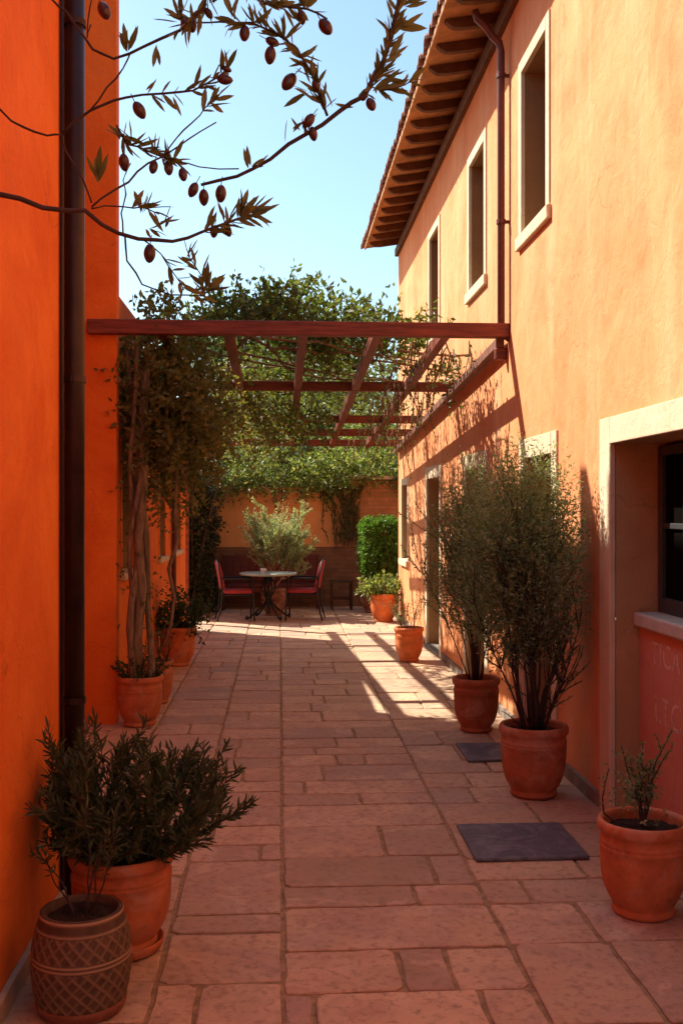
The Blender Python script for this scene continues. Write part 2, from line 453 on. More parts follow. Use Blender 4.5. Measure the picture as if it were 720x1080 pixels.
def blob(mb, c, s, n, L=.3, k=12, leaf=.062, wid=.03, droop=.3, bias=(0, 0, 0), hollow=.35, keep=None, drop=0.0):
    u = rand_dir(n) * (nrg.uniform(hollow, 1, (n, 1)) ** .6)
    P = np.array(c) + u * np.array(s)
    P += nrg.normal(0, .05, P.shape)
    d = u + rand_dir(n) * .7 + np.array(bias)
    if keep is not None: q = keep(P); P, d = P[q], d[q]
    sprigs(mb, P, d, L, k, leaf, wid, droop)

# ------------------------------------------------------------------ ground and paving
g = MB(); g.add([(-600, -600, -.04), (600, -600, -.04), (600, 600, -.04), (-600, 600, -.04)], [(0, 1, 2, 3)])
tag(g.build('ground', M['earth']), kind='structure')
g = MB(); g.add([(-6, -8, -.008), (3, -8, -.008), (3, 22, -.008), (-6, 22, -.008)], [(0, 1, 2, 3)])
tag(g.build('mortar_bed', M['grout']), kind='structure')

def yof(py): return 1925.0 / (py - 536.0) * 1.0   # distance of a floor line seen at photo row py
pv = MB()
def slab(x0, x1, y0, y1):
    gp = rnd.uniform(.007, .012); x0 += gp; x1 -= gp; y0 += gp; y1 -= gp
    if x1 - x0 < .03 or y1 - y0 < .03: return
    h = rnd.uniform(-.003, .004); tx, ty = rnd.gauss(0, .004), rnd.gauss(0, .004)
    cs = [rnd.choice((.004, .008, .012, .03)) for _ in range(4)]
    pts = []
    def edge(ax, ay, bx, by):
        n = max(2, int(math.hypot(bx - ax, by - ay) / .06))
        nx, ny = -(by - ay), (bx - ax); l = math.hypot(nx, ny) or 1; nx /= l; ny /= l
        ph = rnd.uniform(0, 6); am = rnd.uniform(.001, .0045)
        for i in range(n):
            t = i / n; j = am * math.sin(ph + t * 7) + rnd.gauss(0, .0014)
            pts.append((ax + (bx - ax) * t + nx * j, ay + (by - ay) * t + ny * j))
    a, b, c, d = cs
    edge(x0 + a, y0, x1 - b, y0); edge(x1 - b, y0, x1, y0 + b)
    edge(x1, y0 + b, x1, y1 - c); edge(x1, y1 - c, x1 - c, y1)
    edge(x1 - c, y1, x0 + d, y1); edge(x0 + d, y1, x0, y1 - d)
    edge(x0, y1 - d, x0, y0 + a); edge(x0, y0 + a, x0 + a, y0)
    cx, cy = (x0 + x1) / 2, (y0 + y1) / 2; n = len(pts)
    V = [(x, y, -.03) for x, y in pts] + [(x, y, h - .004 + (x - cx) * tx + (y - cy) * ty) for x, y in pts]
    ins = []
    for x, y in pts:
        l = math.hypot(x - cx, y - cy) or 1; k = rnd.uniform(.003, .009)
        xx, yy = x - (x - cx) / l * k, y - (y - cy) / l * k
        ins.append((xx, yy, h + (xx - cx) * tx + (yy - cy) * ty))
    V += ins
    F = []
    for i in range(n):
        j = (i + 1) % n
        F += [(i, j, n + j, n + i), (n + i, n + j, 2 * n + j, 2 * n + i)]
    F.append(tuple(range(2 * n, 3 * n)))
    pv.add(V, F)
def course(x0, x1, rows, y_end, lo, hi, smin=.25):
    """rows: (far edge photo row, split fractions) from near to far, then random rows"""
    w = x1 - x0
    y = None
    for (pn, pf, sp) in rows:
        ya, yb = yof(pn), yof(pf); xs = [0] + list(sp) + [1]
        for i in range(len(xs) - 1): slab(x0 + w * xs[i], x0 + w * xs[i + 1], ya, yb)
        y = yb
    y = y if rows else -2.5
    while y < y_end:
        d = rnd.uniform(lo, hi); r = rnd.random(); xs = [0, 1]
        if w > .7:
            if r < .55: xs = [0, rnd.uniform(.28, .72), 1]
            elif r < .75: xs = [0, rnd.uniform(.25, .4), rnd.uniform(.6, .78), 1]
        elif w > .4 and r < .35: xs = [0, rnd.uniform(.3, .7), 1]
        for i in range(len(xs) - 1): slab(x0 + w * xs[i], x0 + w * xs[i + 1], y, min(y + d, y_end))
        y += d
    return y
def fill_near(x0, x1, y1, lo=.3, hi=.55):
    y = y1; w = x1 - x0
    while y > -2.5:
        d = rnd.uniform(lo, hi); xs = [0, 1] if rnd.random() < .35 else [0, rnd.uniform(.3, .7), 1]
        for i in range(len(xs) - 1): slab(x0 + w * xs[i], x0 + w * xs[i + 1], y - d, y)
        y -= d
XA, XB, XC, XD, XE = -.985, -.455, .012, .918, 1.90
rowsC = [(1110, 1048, (.12, .78)), (1048, 1003, (.49, .70)), (1003, 957, ()), (957, 935.6, (.66,)), (935.6, 904.5, (.80,)), (904.5, 872, (.58,)),
         (872, 849, ()), (849, 837.6, (.52,)), (837.6, 823.6, (.16,)), (823.6, 807, (.30,)), (807, 796, (.42, .64)), (796, 788.6, (.27,)),
         (788.6, 779, (.45,)), (779, 768, (.62,))]
course(XC, XD, rowsC, 18.6, .24, .44)
fill_near(XC, XD, yof(1110))
rowsB = [(1120, 1033.6, (.35,)), (1033.6, 981.5, ()), (981.5, 963, ()), (963, 906, ()), (906, 889.7, (.76,)), (889.7, 869.5, (.2,)),
         (869.5, 850, ()), (850, 833.7, ()), (833.7, 823, (.1,)), (823, 809, (.45,)), (809, 798, ()), (798, 788, (.3,))]
course(XB, XC, rowsB, 18.6, .24, .42)
fill_near(XB, XC, yof(1120))
rowsD = [(1090, 1001, (.41,)), (1001, 957, (.39,)), (957, 931.7, (.21, .62)), (931.7, 909, (.55,)), (909, 873, (.08, .64)), (873, 849, (.55,)),
         (849, 832.5, (.26, .66)), (832.5, 817, (.3,)), (817, 804, (.5,)), (804, 787, (.36,)), (787, 772, (.3, .7))]
course(XD, XE, rowsD, 18.6, .3, .5)
fill_near(XD, XE, yof(1090))
course(XA, XB, [], 18.6, .25, .5)
course(-2.2, XA, [], 18.6, .3, .5)
course(XE, 4.2, [], 4.0, 5, 6)
paving = pv.build('stone_paving', M['paving']); tag(paving, kind='structure')

for nm, (x0, x1, y0, y1), lb in (
    ('slate_slab', (.965, 1.535, 5.10, 5.665), 'square dark slate slab lying loose in front of the big recessed window'),
    ('slate_slab', (1.29, 1.82, 7.10, 7.62), 'dark slate doorstep slab half hidden behind the large olive pot')):
    s = MB(); s.box(x0, x1, y0, y1, .0045, .022, .004); tag(s.build(nm, M['slate']), lb, 'slate slab', 'dark slate slabs on the paving')

# ------------------------------------------------------------------ walls helpers (street walls lie in planes of constant X)
def wall_sheet(mb, x, y0, y1, z0, z1, holes, step=1.2):
    ys = sorted({y0, y1} | {h[0] for h in holes} | {h[1] for h in holes}); zs = sorted({z0, z1} | {h[2] for h in holes} | {h[3] for h in holes})
    for a, b in zip(ys, ys[1:]):
        for c, d in zip(zs, zs[1:]):
            cy, cz = (a + b) / 2, (c + d) / 2
            if any(h[0] < cy < h[1] and h[2] < cz < h[3] for h in holes): continue
            mb.add([(x, a, c), (x, b, c), (x, b, d), (x, a, d)], [(0, 1, 2, 3)])
def reveal(mb, x0, x1, y0, y1, z0, z1, floor=True):
    mb.add([(x0, y0, z0), (x1, y0, z0), (x1, y0, z1), (x0, y0, z1)], [(0, 1, 2, 3)])
    mb.add([(x0, y1, z0), (x1, y1, z0), (x1, y1, z1), (x0, y1, z1)], [(3, 2, 1, 0)])
    mb.add([(x0, y0, z1), (x1, y0, z1), (x1, y1, z1), (x0, y1, z1)], [(0, 1, 2, 3)])
    if floor: mb.add([(x0, y0, z0), (x1, y0, z0), (x1, y1, z0), (x0, y1, z0)], [(3, 2, 1, 0)])

# ------------------------------------------------------------------ right house
WX = 1.875
RH = thing('stucco_house', 'tall peach stucco house with tiled eaves lining the sunlit side of the courtyard', 'house', (WX, 6, 0))
wins = [(7.24, 7.98, 3.86, 5.12), (9.47, 10.22, 3.88, 5.12), (12.22, 12.97, 3.88, 5.10)]
doors = [(7.09, 7.90, 0, 2.13), (9.44, 10.41, 0, 2.13), (12.14, 13.19, 0, 2.12)]
niche = (4.25, 5.80, 0, 2.115)
farwin = (15.2, 15.95, .98, 2.10)
w = MB()
wall_sheet(w, WX, -6, 16.45, 0, 5.93, wins + doors + [niche, farwin])
w.add([(WX, 16.45, 0), (8, 16.45, 0), (8, 16.45, 5.93), (WX, 16.45, 5.93)], [(0, 1, 2, 3)])
w.add([(WX, -6, 0), (8, -6, 0), (8, -6, 5.93), (WX, -6, 5.93)], [(3, 2, 1, 0)])
w.add([(8, -6, 0), (8, 16.45, 0), (8, 16.45, 5.93), (8, -6, 5.93)], [(0, 1, 2, 3)])
w.add([(WX, -6, 5.93), (8, -6, 5.93), (8, 16.45, 5.93), (WX, 16.45, 5.93)], [(0, 1, 2, 3)])
rwall = w.build('wall', M['peach'], RH)
# plinth strip along the foot of the wall, broken at the doors
for a, b in ((-6, 4.05), (6.0, 6.945), (8.045, 9.295), (10.555, 11.995), (13.335, 16.44)):
    p = MB(); p.box(WX - .022, WX + .01, a, b, -.02, .085, .006); p.build('plinth', M['plinth'], RH)
def frame_mb(y0, y1, z0, z1, t, tt, x0=WX - .014, foot=True, sill=None):
    f = MB(); zb = z0
    f.box(x0, WX + .02, y0 - t, y0, zb, z1 + tt, .004); f.box(x0, WX + .02, y1, y1 + t, zb, z1 + tt, .004)
    f.box(x0 - .002, WX + .02, y0 + .0005, y1 - .0005, z1, z1 + tt - .002, .004)
    return f
for i, (y0, y1, z0, z1) in enumerate(wins):
    f = frame_mb(y0, y1, z0, z1, .095, .10).build('window', M['cream'], RH)
    s = MB(); s.box(WX - .036, WX + .2, y0 - .12, y1 + .12, z0 - .10, z0, .008); s.build('sill', M['cream'], f)
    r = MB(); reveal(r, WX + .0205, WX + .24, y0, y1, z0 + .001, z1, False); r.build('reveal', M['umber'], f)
    sh = MB(); ym = (y0 + y1) / 2; bx = WX + .2
    for a, b in ((y0 + .004, ym - .004), (ym + .004, y1 - .004)):
        sh.box(bx, bx + .035, a, b, z0 + .004, z1 - .004, .004)
        n = 14
        for k in range(n):
            zz = z0 + .06 + (z1 - z0 - .12) * (k + .5) / n
            sh.box(bx - .012, bx + .01, a + .05, b - .05, zz - .028, zz + .028, .006)
    sh.build('shutter', M['shutter'], f)
for i, (y0, y1, z0, z1) in enumerate(doors):
    f = frame_mb(y0, y1, z0, z1, .14, .15).build('door', M['cream'], RH)
    r = MB(); reveal(r, WX + .0205, WX + .27, y0, y1, z0, z1, False); r.build('reveal', M['ochre'], f)
    s = MB(); s.box(WX - .03, WX + .28, y0 - .0, y1, -.02, .03, .006); s.build('threshold', M['plinth'], f)
    d = MB(); bx = WX + .23; ym = (y0 + y1) / 2
    d.box(bx, bx + .05, y0 + .002, y1 - .002, .03, z1 - .002)
    for a, b in ((y0 + .03, ym - .012), (ym + .012, y1 - .03)):
        for c, e in ((.10, .78), (.86, 1.50), (1.58, z1 - .06)):
            d.box(bx - .016, bx + .01, a + .05, b - .05, c, e, .014)
        d.box(bx - .01, bx + .004, a, b, .06, z1 - .03, .004)
    d.build('door_leaf', M['darkwood'], f)
    h = MB(); hy = ym + .05; h.tube([(bx - .01, hy, 1.02), (bx - .05, hy, 1.02), (bx - .05, hy + .1, 1.02)], .009, 8); h.build('handle', M['iron'], f, True)
# small window at the far end
y0, y1, z0, z1 = farwin
f = frame_mb(y0, y1, z0, z1, .09, .10).build('window', M['cream'], RH)
s = MB(); s.box(WX - .05, WX + .16, y0 - .11, y1 + .11, z0 - .09, z0, .008); s.build('sill', M['cream'], f)
r = MB(); reveal(r, WX + .0205, WX + .2, y0, y1, z0 + .001, z1, False); r.build('reveal', M['ochre'], f)
s = MB(); s.box(WX + .12, WX + .16, y0 + .002, y1 - .002, z0 + .002, z1 - .002); s.build('shutter', M['darkwood'], f)
# the big recessed window with the low salmon wall under it
y0, y1, z0, z1 = niche
f = MB(); f.box(WX - .016, WX + .02, y1, y1 + .19, 0, z1 + .152, .005); f.box(WX - .014, WX + .02, y0 - .19, y0, 0, z1 + .152, .005)
f.box(WX - .018, WX + .02, y0 + .0005, y1 - .0005, z1, z1 + .15, .005)
f = f.build('window', M['cream'], RH)
r = MB(); reveal(r, WX + .0205, WX + .36, y0, y1, 0, z1, False); r.build('reveal', M['ochre'], f)
lw = MB(); lw.box(WX + .155, WX + .34, y0 + .002, y1 - .002, 0, 1.085); apron = lw.build('apron_wall', M['red'], f)
s = MB(); s.box(WX + .115, WX + .345, y0 + .003, y1 - .012, 1.087, 1.165, .012); s.build('sill', M['sill'], f)
bx = WX + .25
s = MB(); t = .055
ya, yb, za, zb = y0 + .03, y1 - .03, 1.166, z1 - .015
s.box(bx, bx + .06, ya, ya + t, za, zb, .006); s.box(bx, bx + .06, yb - t, yb, za, zb, .006)
s.box(bx + .001, bx + .059, ya + t, yb - t, za, za + t + .03, .006); s.box(bx + .001, bx + .059, ya + t, yb - t, zb - t, zb, .006)
for k in (1, 2, 3):
    yy = ya + (yb - ya) * k / 4; ww = .05 if k == 2 else .026
    s.box(bx + .004, bx + .055, yy - ww / 2, yy + ww / 2, za + t, zb - t, .004)
for k in (1,):
    zz = za + (zb - za) * .52
    s.box(bx + .01, bx + .05, ya + t, yb - t, zz - .016, zz + .016, .004)
s.build('sash', M['sash'], f)
s = MB(); s.box(bx + .028, bx + .034, ya + .02, yb - .02, za + .02, zb - .02); s.build('pane', M['pane'], f)
s = MB(); s.box(bx + .061, bx + .075, y0 + .001, y1 - .001, za - .01, z1 - .001); s.build('curtain', M['darkwood'], f)
# faded lettering on the apron wall
for k, (txt, yy, zz, sz) in enumerate((('TICA', 5.60, .905, .175), ('LTCA', 5.56, .60, .205))):
    cu = bpy.data.curves.new('txt', 'FONT'); cu.body = txt; cu.size = sz; cu.extrude = .0006; cu.space_character = 1.08
    to = bpy.data.objects.new('txt', cu); COL.objects.link(to)
    dg = bpy.context.evaluated_depsgraph_get(); dg.update()
    me = bpy.data.meshes.new_from_object(to.evaluated_get(dg)); bpy.data.objects.remove(to)
    Mx = Matrix(((0, 0, -1, WX + .1535), (-1, 0, 0, yy), (0, 1, 0, zz), (0, 0, 0, 1)))
    me.transform(Mx); me.materials.clear(); me.materials.append(M['letter'])
    o = bpy.data.objects.new('faded_lettering', me); COL.objects.link(o); attach(o, f)

# eaves
EX, SL = 1.875 - .47, .30           # rafter-tip line and roof slope
def roofz(x): return 5.90 + (x - WX) * .16
so = MB()
for a in np.arange(-6, 16.6, .28):   # soffit boards of clay plank
    b = min(a + .276, 16.6)
    so.add([(EX - .04, a, roofz(EX - .04) + .075), (EX - .04, b, roofz(EX - .04) + .075), (WX + .05, b, roofz(WX + .05) + .075), (WX + .05, a, roofz(WX + .05) + .075)], [(0, 3, 2, 1)])
so.build('soffit', M['soffit'], RH)
ra = []
yy = -1.8
while yy < 16.6:
    r = MB(); prof = [(WX + .05, -.02), (EX + .16, -.02), (EX + .07, -.008), (EX + .03, .02), (EX, .05), (EX - .005, .073), (WX + .05, .073)]
    V = []
    for s_ in (-.032, .032):
        for x, dz in prof: V.append((x, yy + s_, roofz(x) + dz))
    n = len(prof); F = [tuple(range(n)), tuple(range(2 * n - 1, n - 1, -1))] + [(i, n + i, n + (i + 1) % n, (i + 1) % n) for i in range(n)]
    r.add(V, F); r.build('rafter', M['rafter'], RH); yy += .46 + rnd.gauss(0, .012)
c = MB(); c.box(WX - .055, WX + .01, -6, 16.5, 5.745, 5.868, .01); c.build('wall_plate', M['rafter'], RH)
fa = MB(); fa.beam((EX - .045, -6, roofz(EX) + .085), (EX - .045, 16.62, roofz(EX) + .085), .022, .06); fa.build('fascia', M['soffit'], RH)
rf = MB()
rf.add([(EX - .06, -6.1, roofz(EX) + .118), (EX - .06, 16.65, roofz(EX) + .118), (5.2, 16.65, roofz(EX) + .118 + (5.2 - EX) * SL), (5.2, -6.1, roofz(EX) + .118 + (5.2 - EX) * SL)], [(0, 3, 2, 1)])
rf.add([(5.2, -6.1, roofz(EX) + .118 + (5.2 - EX) * SL), (5.2, 16.65, roofz(EX) + .118 + (5.2 - EX) * SL), (8.5, 16.65, 5.8), (8.5, -6.1, 5.8)], [(0, 3, 2, 1)])
yy = -2.0
while yy < 16.66:
    for cse in range(4):
        x0 = EX - .10 + cse * .36 + rnd.uniform(-.012, .012); x1 = x0 + .44
        r0, r1 = .088, .072; seg = 7
        zb = roofz(EX) + .112 + (x0 - EX) * SL + cse * .002
        V = []
        jy = rnd.gauss(0, .006)
        for (x, r_, dz) in ((x0, r0, .012), (x1, r1, .44 * SL + .0)):
            for rr in (r_, r_ - .014):
                for k in range(seg + 1):
                    th = math.pi * k / seg
                    V.append((x, yy + jy + rr * math.cos(th), zb + dz + rr * math.sin(th) * .85))
        s1 = seg + 1; F = []
        for k in range(seg):
            F += [(k, k + 1, 2 * s1 + k + 1, 2 * s1 + k), (s1 + k, 3 * s1 + k, 3 * s1 + k + 1, s1 + k + 1), (k, s1 + k, s1 + k + 1, k + 1)]
        rf.add(V, F)
    yy += .205
rf.build('roof', M['roof'], RH, False)
# downpipe with its swan neck
dp = MB(); pyy = 8.47; px_ = WX - .065
dp.tube([(EX + .19, pyy, 5.83), (EX + .21, pyy, 5.76), (EX + .28, pyy, 5.70), (px_ - .07, pyy, 5.62), (px_ - .015, pyy, 5.57), (px_, pyy, 5.50), (px_, pyy, 3.22), (px_ + .03, pyy, 3.17), (WX + .01, pyy, 3.14)], .031, 12)
dpo = dp.build('downpipe', M['downpipe_red'], RH, True)
for z in (5.3, 4.1):
    b = MB(); b.lathe([(.031, -.018), (.04, -.018), (.04, .018), (.031, .018)], px_, pyy, z, 14); b.box(px_ + .03, WX + .005, pyy - .012, pyy + .012, z - .012, z + .012); b.build('pipe_bracket', M['downpipe_red'], dpo)

# ------------------------------------------------------------------ near left house
LX = -.96
LH = thing('stucco_house', 'vivid orange stucco house with a dark downpipe, close on the left', 'house', (LX, 4, 0))
w = MB()
w.box(-7, LX, -6, 5.18, -.02, 5.4)
w.box(-7, -2.0, 5.18, 8.55, -.02, 6.72)  # unseen recess block, added to shade the near floor and recessed window
w.box(-7, -1.32, 8.55, 8.69, -.02, 5.97)
w.build('wall', M['orange'], LH)
s = MB(); s.box(LX, LX + .025, -6, 5.2, -.02, .085, .006); s.box(-2.0, LX + .025, 5.18, 5.205, -.02, .085, .006); s.build('skirting', M['skirting'], LH)
d = MB(); dx, dy = LX + .052, 4.69
d.tube([(dx, dy, .0), (dx, dy, 5.3)], .045, 18); do = d.build('downpipe', M['downpipe_dark'], LH, True)
d = MB(); d.tube([(LX + .012, dy - .075, 0.02), (LX + .012, dy - .075, 5.3)], .009, 8); d.build('cable', M['downpipe_dark'], LH, True)
for z in (.9, 2.32, 3.9):
    b = MB(); b.lathe([(.045, -.014), (.0515, -.014), (.0515, .014), (.045, .014)], dx, dy, z, 18); b.build('pipe_bracket', M['downpipe_dark'], do)

# ------------------------------------------------------------------ rear left house
QX = -1.36
QH = thing('stucco_house', 'low orange stucco house behind the vine trunk with three small windows', 'house', (QX, 11, 0))
qw = [(9.07, 9.83, 1.19, 2.35), (11.85, 12.45, 1.19, 2.3), (13.45, 14.35, 1.19, 2.3)]
w = MB(); wall_sheet(w, QX, 8.69, 15.2, -.02, 2.72, qw)
w.box(-6, QX - .001, 8.692, 10.4, 2.72, 3.55); w.box(-6, -3.0, 8.70, 11.6, 2.9, 7.6); w.add([(QX, 8.69, 2.72), (QX, 10.4, 2.72), (QX, 10.4, 3.55), (QX, 8.69, 3.55)], [(0, 1, 2, 3)])  # raised top and unseen tall block, added to shade floor and facing wall
w.add([(QX, 15.2, -.02), (-6, 15.2, -.02), (-6, 15.2, 2.72), (QX, 15.2, 2.72)], [(0, 1, 2, 3)])
w.add([(QX, 10.4, 2.72), (-6, 10.4, 2.72), (-6, 15.2, 2.72), (QX, 15.2, 2.72)], [(0, 1, 2, 3)])
w.add([(-6, 8.69, -.02), (-6, 15.2, -.02), (-6, 15.2, 2.72), (-6, 8.69, 2.72)], [(0, 1, 2, 3)])
w.build('wall', M['orange'], QH)
for (y0, y1, z0, z1) in qw:
    f = MB(); f.box(QX - .02, QX + .012, y0 - .07, y0, z0, z1 + .07, .004); f.box(QX - .02, QX + .012, y1, y1 + .07, z0, z1 + .07, .004); f.box(QX - .02, QX + .01, y0 + .0005, y1 - .0005, z1, z1 + .068, .004)
    f = f.build('window', M['orange'], QH)
    s = MB(); s.box(QX - .2, QX + .045, y0 - .08, y1 + .08, z0 - .06, z0, .008); s.build('sill', M['cream'], f)
    r = MB(); reveal(r, QX - .0205, QX - .2, y0, y1, z0, z1, False); r.build('reveal', M['ochre'], f)
    s = MB(); s.box(QX - .2, QX - .15, y0, y1, z0, z1); s.build('shutter', M['darkwood'], f)
d = MB(); d.tube([(QX + .04, 13.15, .0), (QX + .04, 13.15, 2.7)], .03, 10); d.build('downpipe', M['downpipe_red'], QH, True)

# ------------------------------------------------------------------ garden wall across the end
GY = 18.6
GW = thing('garden_wall', 'low orange end wall with brick dado, half covered by ivy, behind the table', 'wall', (0, GY, 0))
w = MB(); w.box(-1.80, -1.52, 16.7, GY - .06, -.03, 2.45); w.build('added_shade_wall', M['gardenwall'], GW)  # unseen wall, added to keep the table area in shade
w = MB(); w.box(-5, 3.2, GY, GY + .25, 1.06, 2.12); w.build('stucco_panel', M['gardenwall'], GW)
w = MB(); w.box(-5, 6, GY - .04, GY + .26, -.03, 1.06); w.build('brick_dado', M['brick'], GW)
w = MB(); w.box(1.25, 6, GY - .05, GY - .002, 1.062, 2.26); w.build('brick_panel', M['brickwall'], GW)
w = MB(); w.box(1.2, 6, GY - .1, GY + .3, 2.262, 2.33, .01); w.build('coping', M['cream'], GW)

# ------------------------------------------------------------------ pergola
PG = thing('pergola', 'dark red timber pergola spanning the courtyard between the houses', 'pergola', (0, 12, 0))
def pz(y): return 3.205 - (y - 8.48) * .060
for i, yb in enumerate((8.475, 11.1, 13.5, 14.8, 16.0)):
    x0 = -1.535 if i == 0 else -1.45
    h = .115 if i == 0 else .10
    b = MB(); yw = .10 if i == 0 else .085
    n = 10
    for k in range(1):
        b.box(x0, WX - .003 - (.0 if i == 0 else .012), yb - yw / 2, yb + yw / 2, pz(yb) - h / 2, pz(yb) + h / 2, .006)
    b.build('beam', M['redwood'], PG)
for x in (-.95, -.42, .19, .80, 1.36):
    b = MB(); ya, yb = 8.53, 16.25
    b.beam((x, ya, pz(ya) + .0), (x, yb, pz(yb) + .0), .075, .095); b.build('rafter', M['redrafter'], PG)
b = MB(); b.beam((WX - .06, 8.53, pz(8.53) - .085), (WX - .06, 16.4, pz(16.4) - .085), .07, .07); b.build('wall_plate', M['ledger'], PG)
b = MB(); b.beam((-1.42, 8.72, pz(8.72) - .092), (-1.42, 16.25, pz(16.25) - .092), .085, .08); b.build('wall_plate', M['ledger'], PG)
b = MB(); b.box(-1.47, -1.38, 15.95, 16.04, -.03, pz(16) - .14, .006); b.build('post', M['redwood'], PG)
for y in (8.56,):
    b = MB(); b.box(WX - .10, WX - .002, y - .03, y + .03, 2.98, 3.08, .01); b.build('bracket', M['redwood'], PG)

# ------------------------------------------------------------------ climbing vine over the pergola
VN = thing('climbing_vine', 'leafy climbing vine with twisted trunks growing up onto the pergola', 'vine', (-1.13, 8.5, .38))
tr = MB()
tr.tube([(-1.135, 8.5, .33), (-1.15, 8.51, .7), (-1.12, 8.54, 1.1), (-1.15, 8.57, 1.5), (-1.11, 8.62, 1.95), (-1.14, 8.68, 2.5), (-1.1, 8.75, 3.1)], [.05, .042, .045, .038, .037, .03, .022], 10)
for k in range(4):
    a0 = k * 1.57; pts = []
    for i in range(26):
        t = i / 25; z = .33 + t * 2.75
        rr = .03 + .03 * math.sin(t * 7 + k * 1.7) + (.04 if t < .25 else 0) * (.25 - t) * 4 + .02
        a = a0 + t * (3.2 + k * .5) + .5 * math.sin(t * 9 + k)
        cx = -1.14 + (.03 + .02 * k) * math.sin(t * 4.3 + .4 + k) - .02 * t; cy = 8.5 + .24 * t + .03 * math.sin(t * 4 + k)
        pts.append((cx + rr * math.cos(a), cy + rr * math.sin(a), z))
    tr.tube(pts, [(.031 - .013 * i / 25) * (1 - .12 * (k % 3)) * rnd.uniform(.78, 1.22) for i in range(26)], 8)
tr.tube([at(168, 690, 8.6), at(180, 660, 8.6), at(184, 630, 8.62), at(178, 600, 8.65), at(188, 570, 8.7), at(184, 540, 8.75), at(186, 500, 8.8), at(190, 450, 8.85), at(195, 380, 9)], [.012, .014, .014, .016, .018, .02, .02, .018, .012], 7)
for k in range(14):   # arms along the timbers
    x = rnd.uniform(-1.3, 1.1); y = rnd.uniform(8.8, 9.6)
    pts = path((x, y, pz(y) + .07), (rnd.gauss(.15, .3), 1, 0), rnd.uniform(3, 6), 16, -.1, .16)
    pts = [Vector((q.x, q.y, min(max(q.z, pz(q.y) + .07), pz(q.y) + .2))) for q in pts]
    tr.tube(pts, [.014 * (1 - .7 * i / len(pts)) for i in range(len(pts))], 5)
hang = []
for k in range(150):   # thin hanging shoots near the house wall
    x = rnd.uniform(1.05, 1.76); y = rnd.uniform(8.65, 16.0)
    if y < 9.3 and rnd.random() < .35: x = rnd.uniform(1.1, 1.7)
    l = rnd.uniform(.08, .38) if rnd.random() < .8 else rnd.uniform(.4, .75)
    pts = path((x, y, pz(y) + .02), (rnd.gauss(0, .15), rnd.gauss(0, .15), -1), l, 6, -.3, .12)
    tr.tube(pts, [.008, .0075, .007, .006, .005, .004, .002], 4); hang.append(pts)
tr.build('trunk', M['vinebark'], VN, True)
VT = VN.children[0]

lf = MB(); ld = MB()
for k in range(70):
    z = rnd.uniform(.5, 2.2); a = rnd.uniform(0, 6.3)
    blob(ld, (-1.13 + .10 * math.cos(a), 8.52 + .1 * math.sin(a) + .08 * z, z), (.03, .03, .04), 1, .10, 5, .04, .022, .6)
# mass on the trunk just past the tall end wall
clear = lambda P: (P[:, 0] > -1.22) | (P[:, 1] > 8.78)
for (c, s, n) in (((-1.0, 8.74, 2.72), (.26, .24, .42), 130), ((-.86, 8.8, 2.4), (.20, .22, .36), 70), ((-1.08, 8.7, 2.12), (.10, .14, .22), 22), ((-1.05, 9.0, 2.85), (.34, .35, .42), 130), ((-1.0, 9.25, 2.35), (.34, .35, .34), 130),
                  ((-.72, 9.1, 2.6), (.22, .3, .38), 80), ((-1.05, 9.3, 3.2), (.42, .42, .36), 150), ((-.95, 9.3, 2.0), (.2, .2, .2), 40)):
    blob(ld, c, s, n, .26, 12, .062, .034, .4, keep=clear)
# canopy lying on the beams
above = lambda P: P[:, 2] > pz(P[:, 1]) + .17
def cell(c, s, n, mb=lf, **k): blob(mb, c, s, int(n * 1.15), leaf=.068, wid=.034, droop=.05, bias=(0, 0, .35), keep=above, **k)
cell((-.40, 10.0, 3.25), (.36, .9, .42), 240); cell((.05, 10.0, 3.3), (.5, .9, .42), 270); cell((.55, 10.6, 3.22), (.5, .9, .36), 240)
cell((1.05, 10.6, 3.14), (.42, 1.1, .38), 270); cell((.85, 9.6, 3.2), (.5, .5, .28), 130); cell((.3, 12.2, 3.1), (.9, .9, .38), 420); cell((-.2, 12.6, 3.0), (.4, .9, .4), 120)
cell((.9, 13.4, 2.95), (.6, 1.2, .3), 360); cell((.3, 14.9, 2.88), (.9, 1.2, .3), 480); cell((.2, 13.5, 2.98), (.7, .9, .3), 260)
cell((1.38, 9.8, 3.12), (.25, .5, .22), 60)
cell((.10, 9.7, 3.5), (.28, .4, .28), 80); cell((.45, 10.2, 3.55), (.3, .4, .22), 70)
# curtains hanging through the timbers
for (px, py, D, sx, sz, n) in ((250, 405, 11.6, .2, .36, 90), (285, 415, 11.8, .25, .42, 100), (320, 430, 12.0, .24, .36, 75), (300, 455, 12.8, .26, .3, 60), (228, 425, 9.7, .16, .36, 80),
                               (262, 450, 12.4, .24, .24, 70), (195, 440, 9.25, .2, .36, 90), (478, 395, 11.1, .12, .15, 30)):
    c = at(px, py, D); blob(ld if px < 300 else lf, c, (sx, .35, sz), n, .24, 11, .06, .032, .9)
for pts in hang: dress(lf, pts, .06, .045, .022, .1, 1, 1, .9)
cell((1.45, 11.5, 2.98), (.28, 2.4, .22), 230); cell((1.4, 14.5, 2.85), (.35, 1.6, .2), 230); cell((1.25, 10.0, 3.14), (.4, .9, .2), 90)
# whips standing above the canopy
for k in range(46):
    wh = MB()
    c = Vector((rnd.uniform(-1.1, 1.3), rnd.uniform(9.4, 11.5), 3.3))
    pts = path(c, (rnd.gauss(0, .5), rnd.gauss(0, .5), 1), rnd.uniform(.3, .62), 6, -.5, .15)
    wh.tube(pts, [.005, .0045, .004, .0035, .003, .002, .001], 4); dress(lf, pts, .03, .075, .024, .1, 1, 2, .7); wh.build('shoot', M['bark'], VN)
lf.build('foliage', M['vine'], VN); ld.build('foliage', M['vineold'], VN)

